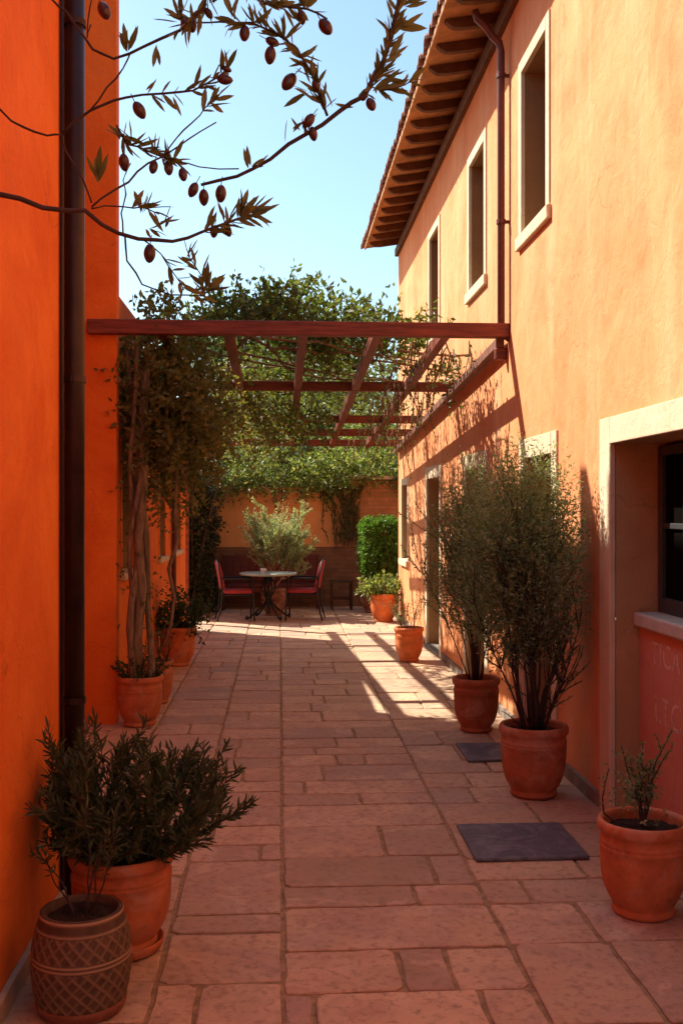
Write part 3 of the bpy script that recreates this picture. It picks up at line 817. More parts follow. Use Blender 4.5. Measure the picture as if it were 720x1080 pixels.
# ------------------------------------------------------------------ pots
def pot_profile(Rm, H):
    p = [(.0, 0), (.62, 0), (.665, .012), (.685, .035), (.68, .06), (.65, .078), (.645, .09), (.70, .125), (.775, .18), (.84, .25), (.89, .33), (.925, .42), (.945, .52), (.955, .62), (.955, .70),
         (.966, .708), (.969, .722), (.958, .734), (.957, .75), (.967, .76), (.966, .775), (.95, .785), (.94, .82), (.938, .845), (.96, .87), (1.0, .885), (1.02, .91), (1.025, .94), (1.015, .97), (.985, .993), (.94, 1.0), (.895, .99), (.87, .965), (.865, .92), (.86, .80), (.82, .6)]
    return [(r * Rm, z * H) for r, z in p]
def saucer_profile(r): return [(0, 0), (r * .86, 0), (r * .95, .008), (r, .03), (r * 1.01, .042), (r * .985, .046), (r * .96, .04), (r * .9, .016), (0, .012)]
def soil_mb(Rm, H, cx, cy, lvl=.88):
    s = MB(); n = 26; V = [(cx, cy, H * lvl + .012)]; F = []
    for j in range(1, 6):
        for k in range(n):
            th = 2 * math.pi * k / n; r = Rm * .862 * j / 5
            V.append((cx + r * math.cos(th), cy + r * math.sin(th), H * lvl + rnd.gauss(0, .006) + .01 * (1 - j / 5)))
    for k in range(n): F.append((0, 1 + k, 1 + (k + 1) % n))
    for j in range(4):
        for k in range(n):
            a = 1 + j * n + k; b = 1 + j * n + (k + 1) % n; F.append((a, a + n, b + n, b))
    s.add(V, F); return s
POTS = 'terracotta plant pots along the courtyard walls'
def potted(name, label, cat, x, y, Rm, H, mat, saucer=False, group=POTS, lift=.004):
    t = thing(name, label, cat, (x, y, 0), group)
    z0 = lift + (.02 if saucer else 0)
    p = MB(); ph = rnd.uniform(0, 6); p.lathe(pot_profile(Rm, H), x, y, z0, 64, lambda th, z, j: Rm * (.007 * math.sin(2 * th + ph) + .004 * math.sin(3 * th - ph + z * 9) + .003 * math.sin(z * 160)) if j > 1 else 0); p.build('pot', mat, t, True)
    if saucer:
        s = MB(); s.lathe(saucer_profile(Rm * .80), x, y, lift, 48); s.build('saucer', mat, t, True)
    so_ = soil_mb(Rm, H, x, y); 
    so_.v = [(a, b, c + z0) for a, b, c in so_.v]; so_.build('soil', M['soil'], t, True)
    return t, Vector((x, y, z0 + H * .88))
def finish(t, st, lv, smat, lmat):
    if st.n: st.build('stem', smat, t, True)
    if lv.n: lv.build('foliage', lmat, t)

# near left, bushy dark plant
t, b = potted('potted_shrub', 'bushy dark green shrub in a terracotta pot with saucer beside the near orange wall', 'potted plant', -.625, 4.19, .205, .37, M['pot'], True)
st, lv = MB(), MB()
limL = lambda P: (P[:, 0] > LX + .03) & (P[:, 2] > .05)
kw = dict(L=.048, W=.0092, per=2, open_=.85, rad=.0042, wob=.10, long=True, lim=limL)
shrub(st, lv, b, 32, .50, .95, .12, up=.5, gap=.0115, twigs=3, t0=.10, twl=.42, **kw)
shrub(st, lv, b + Vector((.02, 0, 0)), 18, .45, 1.3, .11, up=.75, gap=.0115, twigs=4, t0=.15, az=(0.1, .7), twl=.38, **kw)
shrub(st, lv, b, 26, .50, 1.15, .11, up=.7, gap=.0115, twigs=3, t0=.15, az=(3.6, .7), twl=.38, **kw)
finish(t, st, lv, M['twig'], M['rosemary'])

# woven-pattern pot in front of it
wx, wy = -.69, 3.69
t = thing('potted_shrub', 'barrel-shaped brown pot with embossed lattice and thin dark stems, nearest on the left', 'potted plant', (wx, wy, 0))
wp = MB(); Hh, Rr = .325, .168; prof = []
nz = 96
def barrel(u): return Rr * (.75 + .25 * math.sin(math.pi * (.12 + .80 * u)) ** .9)
for j in range(nz + 1):
    u = j / nz; prof.append((barrel(u), u * Hh))
def relief(th, u):
    band = max(math.exp(-((u - .52) / .013) ** 2), math.exp(-((u - .565) / .013) ** 2), .8 * math.exp(-((u - .86) / .012) ** 2), math.exp(-((u - .985) / .02) ** 2))
    if u > .84 or abs(u - .542) < .05 or u < .05: lat = 0
    else:
        a = th * 11; s_ = u * 20 + .25 * math.sin(th * 3)
        l1 = math.exp(-((abs((a + s_ * 1.0) / math.pi % 1 - .5) - 0) / .13) ** 2); l2 = math.exp(-((abs((a - s_ * 1.0) / math.pi % 1 - .5)) / .13) ** 2)
        fine = .25 * abs(math.sin(th * 90 + u * 30)) * abs(math.sin(u * 140))
        lat = max(l1, .75 * l2, fine)
    return band, lat
seg = 240
def disp(th, z, j):
    bnd, lat = relief(th, z / Hh); return .005 * bnd + .0055 * lat
wp.lathe([(0, 0), (prof[0][0] * .9, 0)] , wx, wy, .028, seg)
off = wp.n
wp.lathe(prof, wx, wy, .028, seg, disp)
wp.lathe([(prof[-1][0], Hh), (prof[-1][0] - .006, Hh + .004), (prof[-1][0] - .014, Hh), (prof[-1][0] - .017, Hh - .05), (prof[-1][0] - .017, Hh - .1)], wx, wy, .028, seg)
o = wp.build('pot', M['woven'], t, True)
attr = o.data.attributes.new('relief', 'FLOAT', 'POINT'); vals = np.zeros(wp.n)
for j in range(nz + 1):
    for k in range(seg):
        bnd, lat = relief(2 * math.pi * k / seg, j / nz); vals[off + j * seg + k] = min(1, max(bnd, lat * .45))
attr.data.foreach_set('value', vals)
s = MB(); s.lathe(saucer_profile(.155), wx, wy, .005, 48); s.build('saucer', M['pot_brown'], t, True)
s = soil_mb(prof[-1][0] - .004, Hh, wx, wy, .93); s.v = [(a, b_, c + .028) for a, b_, c in s.v]; s.build('soil', M['soil'], t, True)
st, lv = MB(), MB(); b = Vector((wx + .01, wy, .325))
shrub(st, lv, b, 5, .34, .5, .04, up=.5, gap=.016, L=.038, W=.007, twigs=1, t0=.5, per=2, open_=.95, rad=.0042, wob=.14, az=(.9, .9), long=True, twl=.4, lim=limL, start=.5)
shrub(st, lv, b, 2, .28, .6, .04, up=.5, gap=.018, L=.036, W=.007, twigs=1, t0=.6, per=2, open_=.95, rad=.004, wob=.14, az=(2.6, .4), long=True, twl=.4, lim=limL, start=.5)
finish(t, st, lv, M['twig'], M['rosemary'])

# pot the vine grows from, with low trailing leaves
t, b = potted('terracotta_pot', 'banded terracotta pot holding the foot of the twisted vine trunks', 'pot', -1.128, 8.5, .187, .40, M['pot'])
st, lv = MB(), MB()
shrub(st, lv, b, 26, .22, 1.1, .12, up=.2, gap=.02, L=.035, W=.015, twigs=1, t0=.2, per=2)
finish(t, st, lv, M['twig'], M['bush'])
# small pot behind
t, b = potted('potted_shrub', 'narrow terracotta pot of thin dry stems tucked behind the vine pot', 'potted plant', -1.10, 9.46, .15, .385, M['pot'])
st, lv = MB(), MB(); shrub(st, lv, b, 16, .34, .45, .08, up=.2, gap=.025, L=.03, W=.010, twigs=1, t0=.3, per=1); finish(t, st, lv, M['twig'], M['vineold'])
# round bush
t, b = potted('potted_shrub', 'round dark leafy bush in a smooth terracotta pot below the small house windows', 'potted plant', -1.13, 11.7, .20, .43, M['pot_bright'])
st, lv = MB(), MB(); shrub(st, lv, b, 26, .38, 1.2, .12, up=.5, gap=.03, L=.05, W=.022, twigs=3, t0=.2, per=2, open_=1.1)
blob(lv, (b.x + .03, b.y, b.z + .17), (.26, .26, .23), 170, .10, 7, .05, .024, .2, hollow=.3); finish(t, st, lv, M['twig'], M['bush'])

# right side: the big broom-like olive shrubs
def lim_right(P): return P[:, 0] < WX - .05
t, b = potted('potted_olive', 'large upright olive shrub in the big terracotta pot beside the first doorway', 'potted plant', 1.545, 6.29, .205, .43, M['pot_dark'])
st, lv = MB(), MB()
shrub(st, lv, b, 10, 1.36, .36, .07, up=.55, gap=.018, L=.026, W=.0072, twigs=14, t0=.30, per=2, open_=.8, rad=.008, wob=.07, twl=.36, lim=lim_right, start=.36)
shrub(st, lv, b, 8, 1.52, .24, .06, up=.5, gap=.016, L=.026, W=.007, twigs=16, t0=.34, per=2, open_=.75, rad=.008, wob=.06, twl=.30, lim=lim_right, start=.3)
blob(lv, (1.475, 6.28, 1.38), (.33, .32, .66), 2300, .17, 13, .030, .0088, -.1, bias=(0, 0, 1.5), hollow=.0, keep=lim_right)
blob(lv, (1.46, 6.28, 1.12), (.28, .26, .32), 200, .15, 12, .027, .008, -.1, bias=(0, 0, 1.2), hollow=.4, keep=lim_right)
for dx_, dz_, l in ((-.26, .12, .3), (.22, .16, .26), (-.18, .22, .35)):
    pts = path(b, (dx_, -.05, dz_), l, 7, .5, .12); st.tube(pts, [.006 * (1 - .1 * i) for i in range(8)], 5)
st.tube(path(b, (0, 0, 1), .75, 8, 0, .08), [.026, .025, .023, .021, .019, .016, .013, .01, .007], 7)
st.tube(path(b + Vector((.03, .02, 0)), (.12, 0, 1), .7, 8, 0, .08), [.02, .019, .018, .016, .014, .012, .01, .008, .006], 7)
finish(t, st, lv, M['twig'], M['olive'])
t, b = potted('potted_olive', 'smaller upright olive shrub standing just behind the large one, before the second doorway', 'potted plant', 1.54, 8.13, .185, .42, M['pot_dark'])
st, lv = MB(), MB()
shrub(st, lv, b, 8, 1.25, .30, .06, up=.5, gap=.020, L=.03, W=.0085, twigs=14, t0=.32, per=2, open_=.8, rad=.006, wob=.07, twl=.36, lim=lim_right, start=.3)
shrub(st, lv, b, 6, 1.52, .2, .05, up=.5, gap=.020, L=.03, W=.0085, twigs=16, t0=.4, per=2, open_=.8, rad=.006, wob=.06, twl=.3, lim=lim_right, start=.3)
blob(lv, (1.52, 8.12, 1.36), (.28, .28, .64), 1050, .18, 12, .032, .010, -.1, bias=(0, 0, 1.5), hollow=.0, keep=lim_right)
blob(lv, (1.44, 8.12, 1.05), (.24, .24, .32), 150, .15, 12, .03, .009, -.1, bias=(0, 0, 1.2), hollow=.4, keep=lim_right)
st.tube(path(b, (0, 0, 1), .8, 8, 0, .08), [.018, .017, .016, .015, .013, .011, .009, .007, .005], 7)
finish(t, st, lv, M['twig'], M['olive'])
# small urn
t, b = potted('potted_shrub', 'small shiny terracotta urn with wispy pale stems by the third doorway', 'potted plant', 1.475, 11.88, .168, .385, M['pot_bright'])
st, lv = MB(), MB(); shrub(st, lv, b, 26, .40, .45, .07, up=.4, gap=.03, L=.032, W=.009, twigs=3, t0=.3, per=1, rad=.003); finish(t, st, lv, M['palebark'], M['olivefar'])
# orange pot at the far right
t, b = potted('potted_shrub', 'plain bright orange pot with a low leafy plant in front of the clipped box', 'potted plant', 1.60, 16.05, .215, .43, M['pot_bright'])
st, lv = MB(), MB(); shrub(st, lv, b, 34, .34, 1.2, .13, up=.4, gap=.03, L=.06, W=.028, twigs=2, t0=.2, per=2); blob(lv, (b.x - .03, b.y, b.z + .13), (.27, .2, .15), 120, .1, 7, .06, .028, .3); finish(t, st, lv, M['twig'], M['ivy'])
# clipped box
t = thing('potted_topiary', 'clipped blocky boxwood in a brown planter at the end of the right house', 'potted plant', (1.66, 17.45, 0), POTS)
p = MB(); p.lathe(pot_profile(.30, .52), 1.62, 17.45, .004, 48); p.build('pot', M['pot_brown'], t, True)
s = soil_mb(.30, .52, 1.62, 17.45); s.build('soil', M['soil'], t, True)
st, lv = MB(), MB(); st.tube([(1.62, 17.45, .45), (1.64, 17.45, .7), (1.66, 17.45, 1.1)], [.035, .03, .02], 7)
for k in range(9): st.tube(path((1.64, 17.45, .6), (rnd.gauss(0, .6), rnd.gauss(0, .6), 1), .6, 6, .2, .1), [.014, .012, .01, .008, .006, .004, .003], 5)
n = 1300
P = nrg.uniform(-1, 1, (n, 3)); ax = nrg.integers(0, 3, n)
P[np.arange(n), ax] = np.sign(P[np.arange(n), ax]) * nrg.uniform(.72, 1, n)
sc_ = np.where(np.linalg.norm(P, axis=1, keepdims=True) > 1.18, 1.18 / np.linalg.norm(P, axis=1, keepdims=True), 1)
P = P * sc_; dd = P.copy()
sprigs(lv, np.array((1.68, 17.45, 1.08)) + P * np.array((.30, .28, .48)), dd + rand_dir(n) * .5, .1, 9, .042, .024, .1)
blob(lv, (1.68, 17.45, 1.08), (.27, .24, .44), 420, .1, 9, .042, .024, .1, hollow=.0)
finish(t, st, lv, M['bark'], M['box'])
# near right pot with the sparse plant
t, b = potted('potted_shrub', 'squat terracotta pot with a sparse spindly plant below the recessed window', 'potted plant', 1.568, 4.43, .192, .405, M['pot'])
st, lv = MB(), MB()
b = b + Vector((-.005, 0, 0))
for tgt, nn in (((-.05, 0, .30), .5), ((-.01, 0, .40), .5), ((.08, .02, .42), .6), ((.02, -.03, .30), .5), ((-.03, .03, .28), .6), ((.045, -.02, .35), .6), ((.01, .02, .36), .5)):
    pts = path(b, (tgt[0] * 1.2, tgt[1] * 1.2, tgt[2]), Vector(tgt).length * 1.05, 9, .7, .11)
    st.tube(pts, [.0065 * (1 - .085 * i) for i in range(10)], 6); dress(lv, pts, .008, .019, .010, .22, 1, 2, 1.0)
    for q in range(3):
        j = rnd.randint(3, 7); tp = path(pts[j], (rnd.gauss(0, .6), rnd.gauss(0, .6), .6), rnd.uniform(.05, .11), 5, .3, .15)
        st.tube(tp, .0022, 4); dress(lv, tp, .008, .018, .010, .1, 1, 2, 1.0)
pts = [b, b + Vector((-.05, 0, .02)), b + Vector((-.12, 0, .035)), b + Vector((-.165, .01, .07)), b + Vector((-.172, .01, .13)), b + Vector((-.155, .02, .2)), b + Vector((-.14, .02, .26))]
st.tube(pts, [.005, .0045, .004, .004, .0035, .003, .002], 6); dress(lv, pts, .014, .015, .009, .5, 1, 2, 1.1)
blob(lv, (b.x - .02, b.y, b.z + .19), (.05, .05, .09), 90, .035, 5, .018, .010, .1)
finish(t, st, lv, M['twig'], M['olive'])

# ------------------------------------------------------------------ table group
TX, TY = -.18, 16.4
t = thing('round_table', 'round stone-topped garden table on a black iron pedestal', 'table', (TX, TY, 0))
s = MB(); s.lathe([(0, .705), (.40, .705), (.445, .71), (.455, .722), (.452, .735), (.44, .74), (0, .741)], TX, TY, 0, 64); s.build('tabletop', M['marble'], t, True)
s = MB(); s.lathe([(.03, .10), (.032, .2), (.022, .26), (.04, .32), (.045, .36), (.024, .42), (.02, .55), (.03, .64), (.10, .70), (.10, .704)], TX, TY, 0, 20); s.build('pedestal', M['iron'], t, True)
for k in range(4):
    a = R(30) + k * math.pi / 2; o = Vector((math.cos(a), math.sin(a), 0)); s = MB()
    P = [(.03, .66), (.10, .60), (.13, .5), (.08, .4), (.035, .34), (.06, .26), (.16, .17), (.27, .09), (.34, .045), (.385, .03), (.40, .05), (.385, .07), (.365, .06)]
    s.tube([Vector((TX, TY, .004)) + o * r + Vector((0, 0, z)) for r, z in P], .016, 8); s.build('foot', M['iron'], t, True)
s = MB(); s.lathe([(.115, .30), (.125, .305), (.115, .31), (.105, .305), (.115, .30)], TX, TY, 0, 28); s.build('ring', M['iron'], t, True)
c = MB(); c.lathe([(0, 0), (.028, 0), (.03, .006), (.02, .012), (.034, .03), (.042, .055), (.045, .07), (.041, .07), (.036, .05), (.02, .03), (0, .025)], TX - .08, TY - .12, .7415, 24)
c.tube([(TX - .04, TY - .12, .80), (TX - .015, TY - .12, .795), (TX - .015, TY - .12, .775), (TX - .045, TY - .12, .765)], .005, 6)
tag(c.build('cup', M['ceramic'], None, True), 'small white cup standing on the round stone table', 'cup')

def make_chair():
    t = thing('garden_chair', 'x', 'chair')
    s = MB(); s.box(-.22, .23, -.22, .22, .42, .49, .028); s.build('seat', M['cushion'], t, True)
    bk = MB(); V = []
    for (z, x, th) in ((.50, -.235, .05), (.58, -.245, .055), (.75, -.275, .055), (.88, -.305, .05), (.92, -.32, .03)):
        for y, dx in ((-.20, 0), (-.1, -.012), (0, -.016), (.1, -.012), (.20, 0)): V.append((x + th / 2 + dx * .5, y, z))
        for y, dx in ((.20, 0), (.1, -.012), (0, -.016), (-.1, -.012), (-.20, 0)): V.append((x - th / 2 + dx, y, z))
    F = []
    for j in range(4):
        for k in range(10): F.append((j * 10 + k, j * 10 + (k + 1) % 10, (j + 1) * 10 + (k + 1) % 10, (j + 1) * 10 + k))
    F += [tuple(range(9, -1, -1)), tuple(range(40, 50))]
    bk.add(V, F); bk.build('backrest', M['cushion'], t, True)
    for sy in (-1, 1):
        l = MB(); l.tube([(.24, sy * .23, 0), (.235, sy * .23, .2), (.225, sy * .23, .42), (.215, sy * .235, .63)], [.013, .012, .013, .012], 8); l.build('leg', M['iron'], t, True)
        l = MB(); l.tube([(-.33, sy * .22, 0), (-.27, sy * .22, .22), (-.25, sy * .22, .44), (-.275, sy * .222, .66), (-.33, sy * .222, .93)], [.013, .012, .014, .013, .012], 8); l.build('leg', M['iron'], t, True)
        l = MB(); l.tube([(-.275, sy * .225, .66), (-.12, sy * .245, .655), (.1, sy * .25, .66), (.22, sy * .245, .65), (.255, sy * .24, .62)], .014, 8); l.build('armrest', M['iron'], t, True)
    l = MB(); l.box(-.25, .235, -.225, .225, .395, .418, .006); l.build('seat_frame', M['iron'], t)
    l = MB(); l.tube([(-.33, -.22, .93), (-.335, 0, .945), (-.33, .22, .93)], .012, 8); l.build('top_rail', M['iron'], t, True)
    return t
ch = make_chair(); ch.location = (-.66, 16.35, .004); ch.rotation_euler = (0, 0, R(8)); ch['label'] = 'red cushioned iron armchair left of the round table'
ch['group'] = 'chairs at the round table'
c2 = copy_tree(ch); c2.location = (.36, 16.42, .004); c2.rotation_euler = (0, 0, R(172)); c2['label'] = 'red cushioned iron armchair right of the round table'

# bench
t = thing('wooden_bench', 'long dark red wooden bench with a high panelled back against the brick dado', 'bench', (-.17, 18.2, 0))
s = MB(); s.box(-1.02, .12, 18.42, 18.47, .40, .92, .01)
s.box(.13, .70, 18.42, 18.47, .40, .93, .01)
for x in (-1.02, .115, .66): s.box(x, x + .05, 18.405, 18.418, .40, .94, .006)
for k in range(12): s.box(-.95 + k * .135, -.95 + k * .135 + .11, 18.408, 18.419, .47, .86, .004)
s.build('backrest', M['benchwood'], t)
s = MB()
for k in range(4): s.box(-1.04, .72, 17.98 + k * .108, 17.98 + k * .108 + .1, .40, .435, .006)
s.build('seat', M['benchwood'], t)
for x in (-1.0, -.17, .64):
    s = MB(); s.box(x, x + .06, 18.0, 18.06, 0, .398, .006); s.build('leg', M['benchwood'], t)
    s = MB(); s.box(x, x + .06, 18.35, 18.40, 0, .398, .006); s.build('leg', M['benchwood'], t)
s = MB(); s.box(-1.0, .7, 18.02, 18.045, .30, .396, .004); s.build('apron', M['benchwood'], t)
# stool
t = thing('wooden_stool', 'small dark wooden stool beside the bench in front of the brick dado', 'stool', (1.06, 18.0, 0))
s = MB(); s.box(.86, 1.26, 17.82, 18.18, .47, .505, .008); s.build('seat', M['stoolwood'], t)
for x in (.88, 1.21):
    for y in (17.84, 18.13):
        s = MB(); s.box(x, x + .035, y, y + .035, 0, .468, .004); s.build('leg', M['stoolwood'], t)
s = MB(); s.box(.9, 1.22, 17.85, 17.865, .18, .21, .003); s.box(.9, 1.22, 18.14, 18.155, .18, .21, .003); s.build('stretcher', M['stoolwood'], t)
# olive behind the table
t, b = potted('potted_olive', 'pale silvery olive tree with pinkish trunk standing behind the round table', 'potted plant', -.10, 17.15, .21, .44, M['pot_brown'])
st, lv = MB(), MB()
for a, l in ((.35, .5), (-.3, .45), (.05, .6)):
    pts = path(b, (a, 0, 1), l, 7, 0, .1); st.tube(pts, [.022, .02, .018, .016, .014, .012, .01, .008], 7)
    for k in range(11):
        d = Vector((rnd.gauss(a * 1.3, .5), rnd.gauss(0, .45), rnd.uniform(.7, 1.2))); tp = path(pts[rnd.randint(3, 7)], d, rnd.uniform(.45, .95), 8, .35, .1)
        tp = [q for q in tp if q.z < 1.84 and abs(q.x - b.x) < .58]
        if len(tp) < 3: continue
        st.tube(tp, [.008 * (1 - .09 * i) for i in range(len(tp))], 5); dress(lv, tp, .012, .05, .015, .2, 1, 3, .9)
        for q in range(7):
            t2 = path(tp[rnd.randint(2, len(tp) - 1)], d + Vector((rnd.gauss(0, .6), rnd.gauss(0, .6), rnd.gauss(.2, .4))), rnd.uniform(.12, .28), 5, .3, .12)
            st.tube(t2, .0025, 4); dress(lv, t2, .012, .05, .015, .05, 1, 3, .9)
blob(lv, (b.x, b.y, 1.28), (.50, .38, .40), 300, .16, 10, .05, .015, -.1, bias=(0, 0, .9), hollow=.1)
finish(t, st, lv, M['pinktwig'], M['olivefar'])

# ------------------------------------------------------------------ ivy on the end wall
t = thing('ivy', 'sunlit green ivy spilling over the top of the end wall', 'ivy', (0, GY, 2.1))
lv = MB(); st = MB()
for k in range(40):
    x = -2.2 + k * .135; topz = 2.62 + .14 * math.sin(k * .9) + .1 * math.sin(k * 2.3) + rnd.uniform(-.16, .14)
    low = 2.04 - .30 * max(0, (abs(x + .05) - .7)) + rnd.uniform(-.10, .10) if x < 1.0 else 2.2
    blob(lv, (x, GY - .02 + rnd.uniform(-.14, .14), (topz + low) / 2 + .06), (.2, .26, (topz - low) / 2 + .02), rnd.randint(34, 62), .2, 9, rnd.choice((.05, .062, .075)), .034, .5)
for k in range(26):
    x = rnd.uniform(-1.6, 1.1); pts = path((x, GY - .16, 2.12 + rnd.uniform(-.05, .1)), (rnd.gauss(0, .3), -.15, -1), rnd.uniform(.15, .5), 6, -.2, .15)
    st.tube(pts, .005, 4); dress(lv, pts, .03, .055, .032, .1, 1, 2, 1)
for k in range(14): st.tube(path((rnd.uniform(-2, 3), GY - .02, 2.14), (rnd.choice((-1, 1)), 0, .1), rnd.uniform(.8, 1.8), 9, 0, .12), .008, 5)
st.build('stem', M['bark'], t); lv.build('foliage', M['ivy'], t)
t = thing('ivy', 'dark column of ivy climbing the left corner by the end wall', 'ivy', (-1.5, 18.2, 0))
lv = MB(); st = MB()
for k in range(15):
    z = .12 + k * .17
    blob(lv, (-1.40 + .06 * math.sin(k), 17.6, z), (.30, .55, .17), 90, .16, 8, .062, .036, .6)
for k in range(8): st.tube(path((-1.42 + rnd.uniform(-.08, .1), 17.6 + rnd.uniform(-.4, .4), 0), (0, 0, 1), 2.5, 10, 0, .06), .012, 5)
st.build('stem', M['bark'], t); lv.build('foliage', M['ivydark'], t)
t = thing('ivy', 'half-bare brown creeper stems on the end wall left of the clipped box', 'ivy', (1.0, GY, 0))
st, lv = MB(), MB()
for k in range(26):
    x0, z0 = rnd.uniform(.7, 1.5), 2.15; pts = [Vector((x0, GY - .07, z0))]
    x, z = x0, z0; tx = 1.15 + rnd.gauss(0, .14)
    for i in range(9):
        z -= rnd.uniform(.08, .15); x += (tx - x) * .12 + rnd.gauss(0, .03); pts.append(Vector((x, GY - .07 + rnd.gauss(0, .012), max(z, 1.0))))
    st.tube(pts, .006, 5); dress(lv, pts, .03, .05, .03, .0, .9, 2, 1.1)
st.build('stem', M['bark'], t); lv.build('foliage', M['vineold'], t)

# ------------------------------------------------------------------ trees beyond
def tree(label, x, y, h, cr, mat, n=26, per=95, leaf=.11, wid=.04, seed=1, low=.3):
    t = thing('garden_tree', label, 'tree', (x, y, 0), 'trees beyond the end wall')
    tr = MB(); lv = MB()
    top = path((x, y, 0), (rnd.gauss(0, .06), rnd.gauss(0, .06), 1), h * .72, 10, 0, .06)
    tr.tube(top, [h * .028 * (1 - .085 * i) for i in range(11)], 9)
    for k in range(n):
        u = Vector(rand_dir(1)[0]); q = rnd.uniform(.55, 1)
        c = Vector((x + u.x * cr * q, y + u.y * cr * q, h * (low + 1) / 2 + u.z * h * (1 - low) / 2 * q * .95))
        j = top[rnd.randint(4, 10)]
        m1 = j.lerp(c, .5) + Vector((rnd.gauss(0, .15), rnd.gauss(0, .15), .2))
        tr.tube([j, m1, c], [h * .009, h * .006, h * .003], 5)
        s = rnd.uniform(.28, .48) * cr
        blob(lv, c, (s, s, s * .7), per, .34, 11, leaf, wid, .25, hollow=.1)
    tr.build('trunk', M['bark'], t, True); lv.build('crown', mat, t)
tree('broad green tree rising behind the left end of the pergola', -3.6, 22.5, 6.3, 2.3, M['tree'], 30, 95)
tree('dense green tree behind the middle of the pergola', .1, 24.5, 6.3, 2.1, M['tree'], 28, 95)
tree('silvery-green tree at the right behind the pergola near the peach house', 3.4, 23.5, 5.6, 2.2, M['treesilver'], 28, 95, .10, .03)
tree('low pale bushy tree standing just over the end wall', -.9, 20.8, 3.7, 1.5, M['treesilver'], 22, 85, .09, .03, low=.35)
tree('low bright bushy tree standing over the brick end of the wall', 2.0, 20.6, 3.5, 1.5, M['ivy'], 22, 85, .08, .035, low=.35)

# ------------------------------------------------------------------ olive tree whose branches hang in from the top left
OT = thing('olive_tree', 'overhanging olive branches with ripe dark olives across the upper left sky', 'olive tree', (-.72, .9, 0))
tr = MB(); br = MB(); lv = MB()
tk = [Vector((-.72, .9, 0)), Vector((-.70, .92, .6)), Vector((-.74, .95, 1.2)), Vector((-.70, 1.0, 1.8)), Vector((-.66, 1.05, 2.4)), Vector((-.6, 1.1, 3.0)), Vector((-.5, 1.3, 3.5))]
tr.tube(tk, [.085, .07, .062, .058, .05, .04, .028], 10)
tr.tube([tk[5], Vector((-.2, 1.5, 3.3)), Vector((.2, 2.0, 3.4)), at(470, -120, 2.35), at(440, -60, 2.34), at(430, -30, 2.33)], [.026, .022, .018, .013, .009, .007], 8)
tr.tube([tk[4], at(-180, 150, 1.75), at(-60, 190, 2.0)], [.03, .018, .010], 8)
tr.tube([tk[6], Vector((-.3, 1.8, 3.45)), at(240, -150, 2.2), at(228, -40, 2.2)], [.02, .015, .01, .006], 8)
tr.tube([tk[4] + Vector((0, 0, .2)), Vector((-.62, 1.5, 2.75)), at(-40, 80, 2.05)], [.015, .01, .005], 7)
tr.tube([tk[5], Vector((-.55, 1.6, 3.1)), at(20, -70, 2.1)], [.015, .01, .004], 7)
tr.build('trunk', M['bark'], OT, True)
def ptw(pl, d0, d1):
    n = len(pl); out = []
    for i, (x, y) in enumerate(pl): out.append(at(x, y, d0 + (d1 - d0) * i / (n - 1)))
    # add small kinks between the surveyed points
    res = [out[0]]
    for a, b_ in zip(out, out[1:]):
        m = a.lerp(b_, rnd.uniform(.4, .6)); l = (b_ - a).length
        res += [m + Vector((rnd.gauss(0, .03), rnd.gauss(0, .06), rnd.gauss(0, .03))) * l, b_]
    return res
BR = [
 ([(-60, 190), (0, 205), (45, 219), (90, 222), (125, 246), (164, 253), (198, 251), (228, 239), (250, 231), (268, 226)], 2.0, 2.25, .0055, .0022, (.80, 1, .010, 2)),
 ([(430, -30), (422, 0), (412, 40), (402, 72), (385, 101), (357, 118), (320, 143), (285, 168), (250, 186), (212, 195)], 2.33, 2.30, .0062, .003, (0, .42, .008, 2)),
 ([(345, 122), (333, 85), (313, 52), (289, 34), (265, 24), (232, 23), (205, 24)], 2.31, 2.25, .003, .0015, (.02, .8, .010, 2)),
 ([(228, -40), (216, 8), (190, 32), (150, 50), (120, 62), (98, 52), (82, 30), (70, 12), (52, -4), (20, -70)], 2.2, 2.1, .003, .0018, (.1, .3, .013, 2)),
 ([(65, 142), (95, 117), (120, 106), (150, 100), (190, 97), (220, 87), (239, 74)], 2.15, 2.2, .0028, .0015, (.55, 1, .018, 2)),
 ([(-40, 80), (0, 115), (25, 134), (50, 143), (65, 142), (70, 160), (88, 190), (97, 214)], 2.05, 2.12, .0022, .0014, None),
 ([(95, 117), (113, 92), (130, 72), (138, 55)], 2.15, 2.16, .002, .0012, None),
 ([(97, 218), (120, 201), (145, 181), (172, 165), (200, 146), (228, 129)], 2.1, 2.2, .0022, .001, None),
 ([(172, 164), (186, 146), (202, 130), (216, 114), (228, 104)], 2.15, 2.2, .0016, .001, (.75, 1, .012, 2)),
 ([(123, 132), (133, 152), (160, 161), (185, 170), (210, 176), (252, 178)], 2.15, 2.2, .0018, .001, (.05, .55, .011, 2)),
 ([(132, 249), (134, 275), (150, 300), (180, 311), (216, 312)], 2.17, 2.3, .002, .0012, (.85, 1, .008, 2)),
 ([(97, 220), (110, 217), (130, 218), (150, 218), (168, 226)], 2.1, 2.2, .0015, .001, (.6, 1, .014, 2)),
 ([(130, 247), (128, 225), (133, 205), (130, 190), (138, 172)], 2.16, 2.16, .0014, .001, None),
 ([(96, 26), (92, 40), (95, 8), (100, -8)], 2.12, 2.12, .0012, .001, None),
 ([(250, -30), (280, 4), (310, 8), (335, 14), (345, 20)], 2.3, 2.28, .003, .0015, (.1, .8, .011, 2)),
 ([(402, 78), (392, 92), (405, 95), (420, 92), (436, 84)], 2.32, 2.36, .002, .001, (.2, 1, .010, 2)),
 ([(216, 312), (212, 290), (200, 272)], 2.3, 2.3, .0013, .001, (.1, 1, .014, 2)),
 ([(150, 252), (170, 268), (186, 292), (194, 306)], 2.18, 2.25, .0013, .001, (.3, 1, .016, 2)),
]
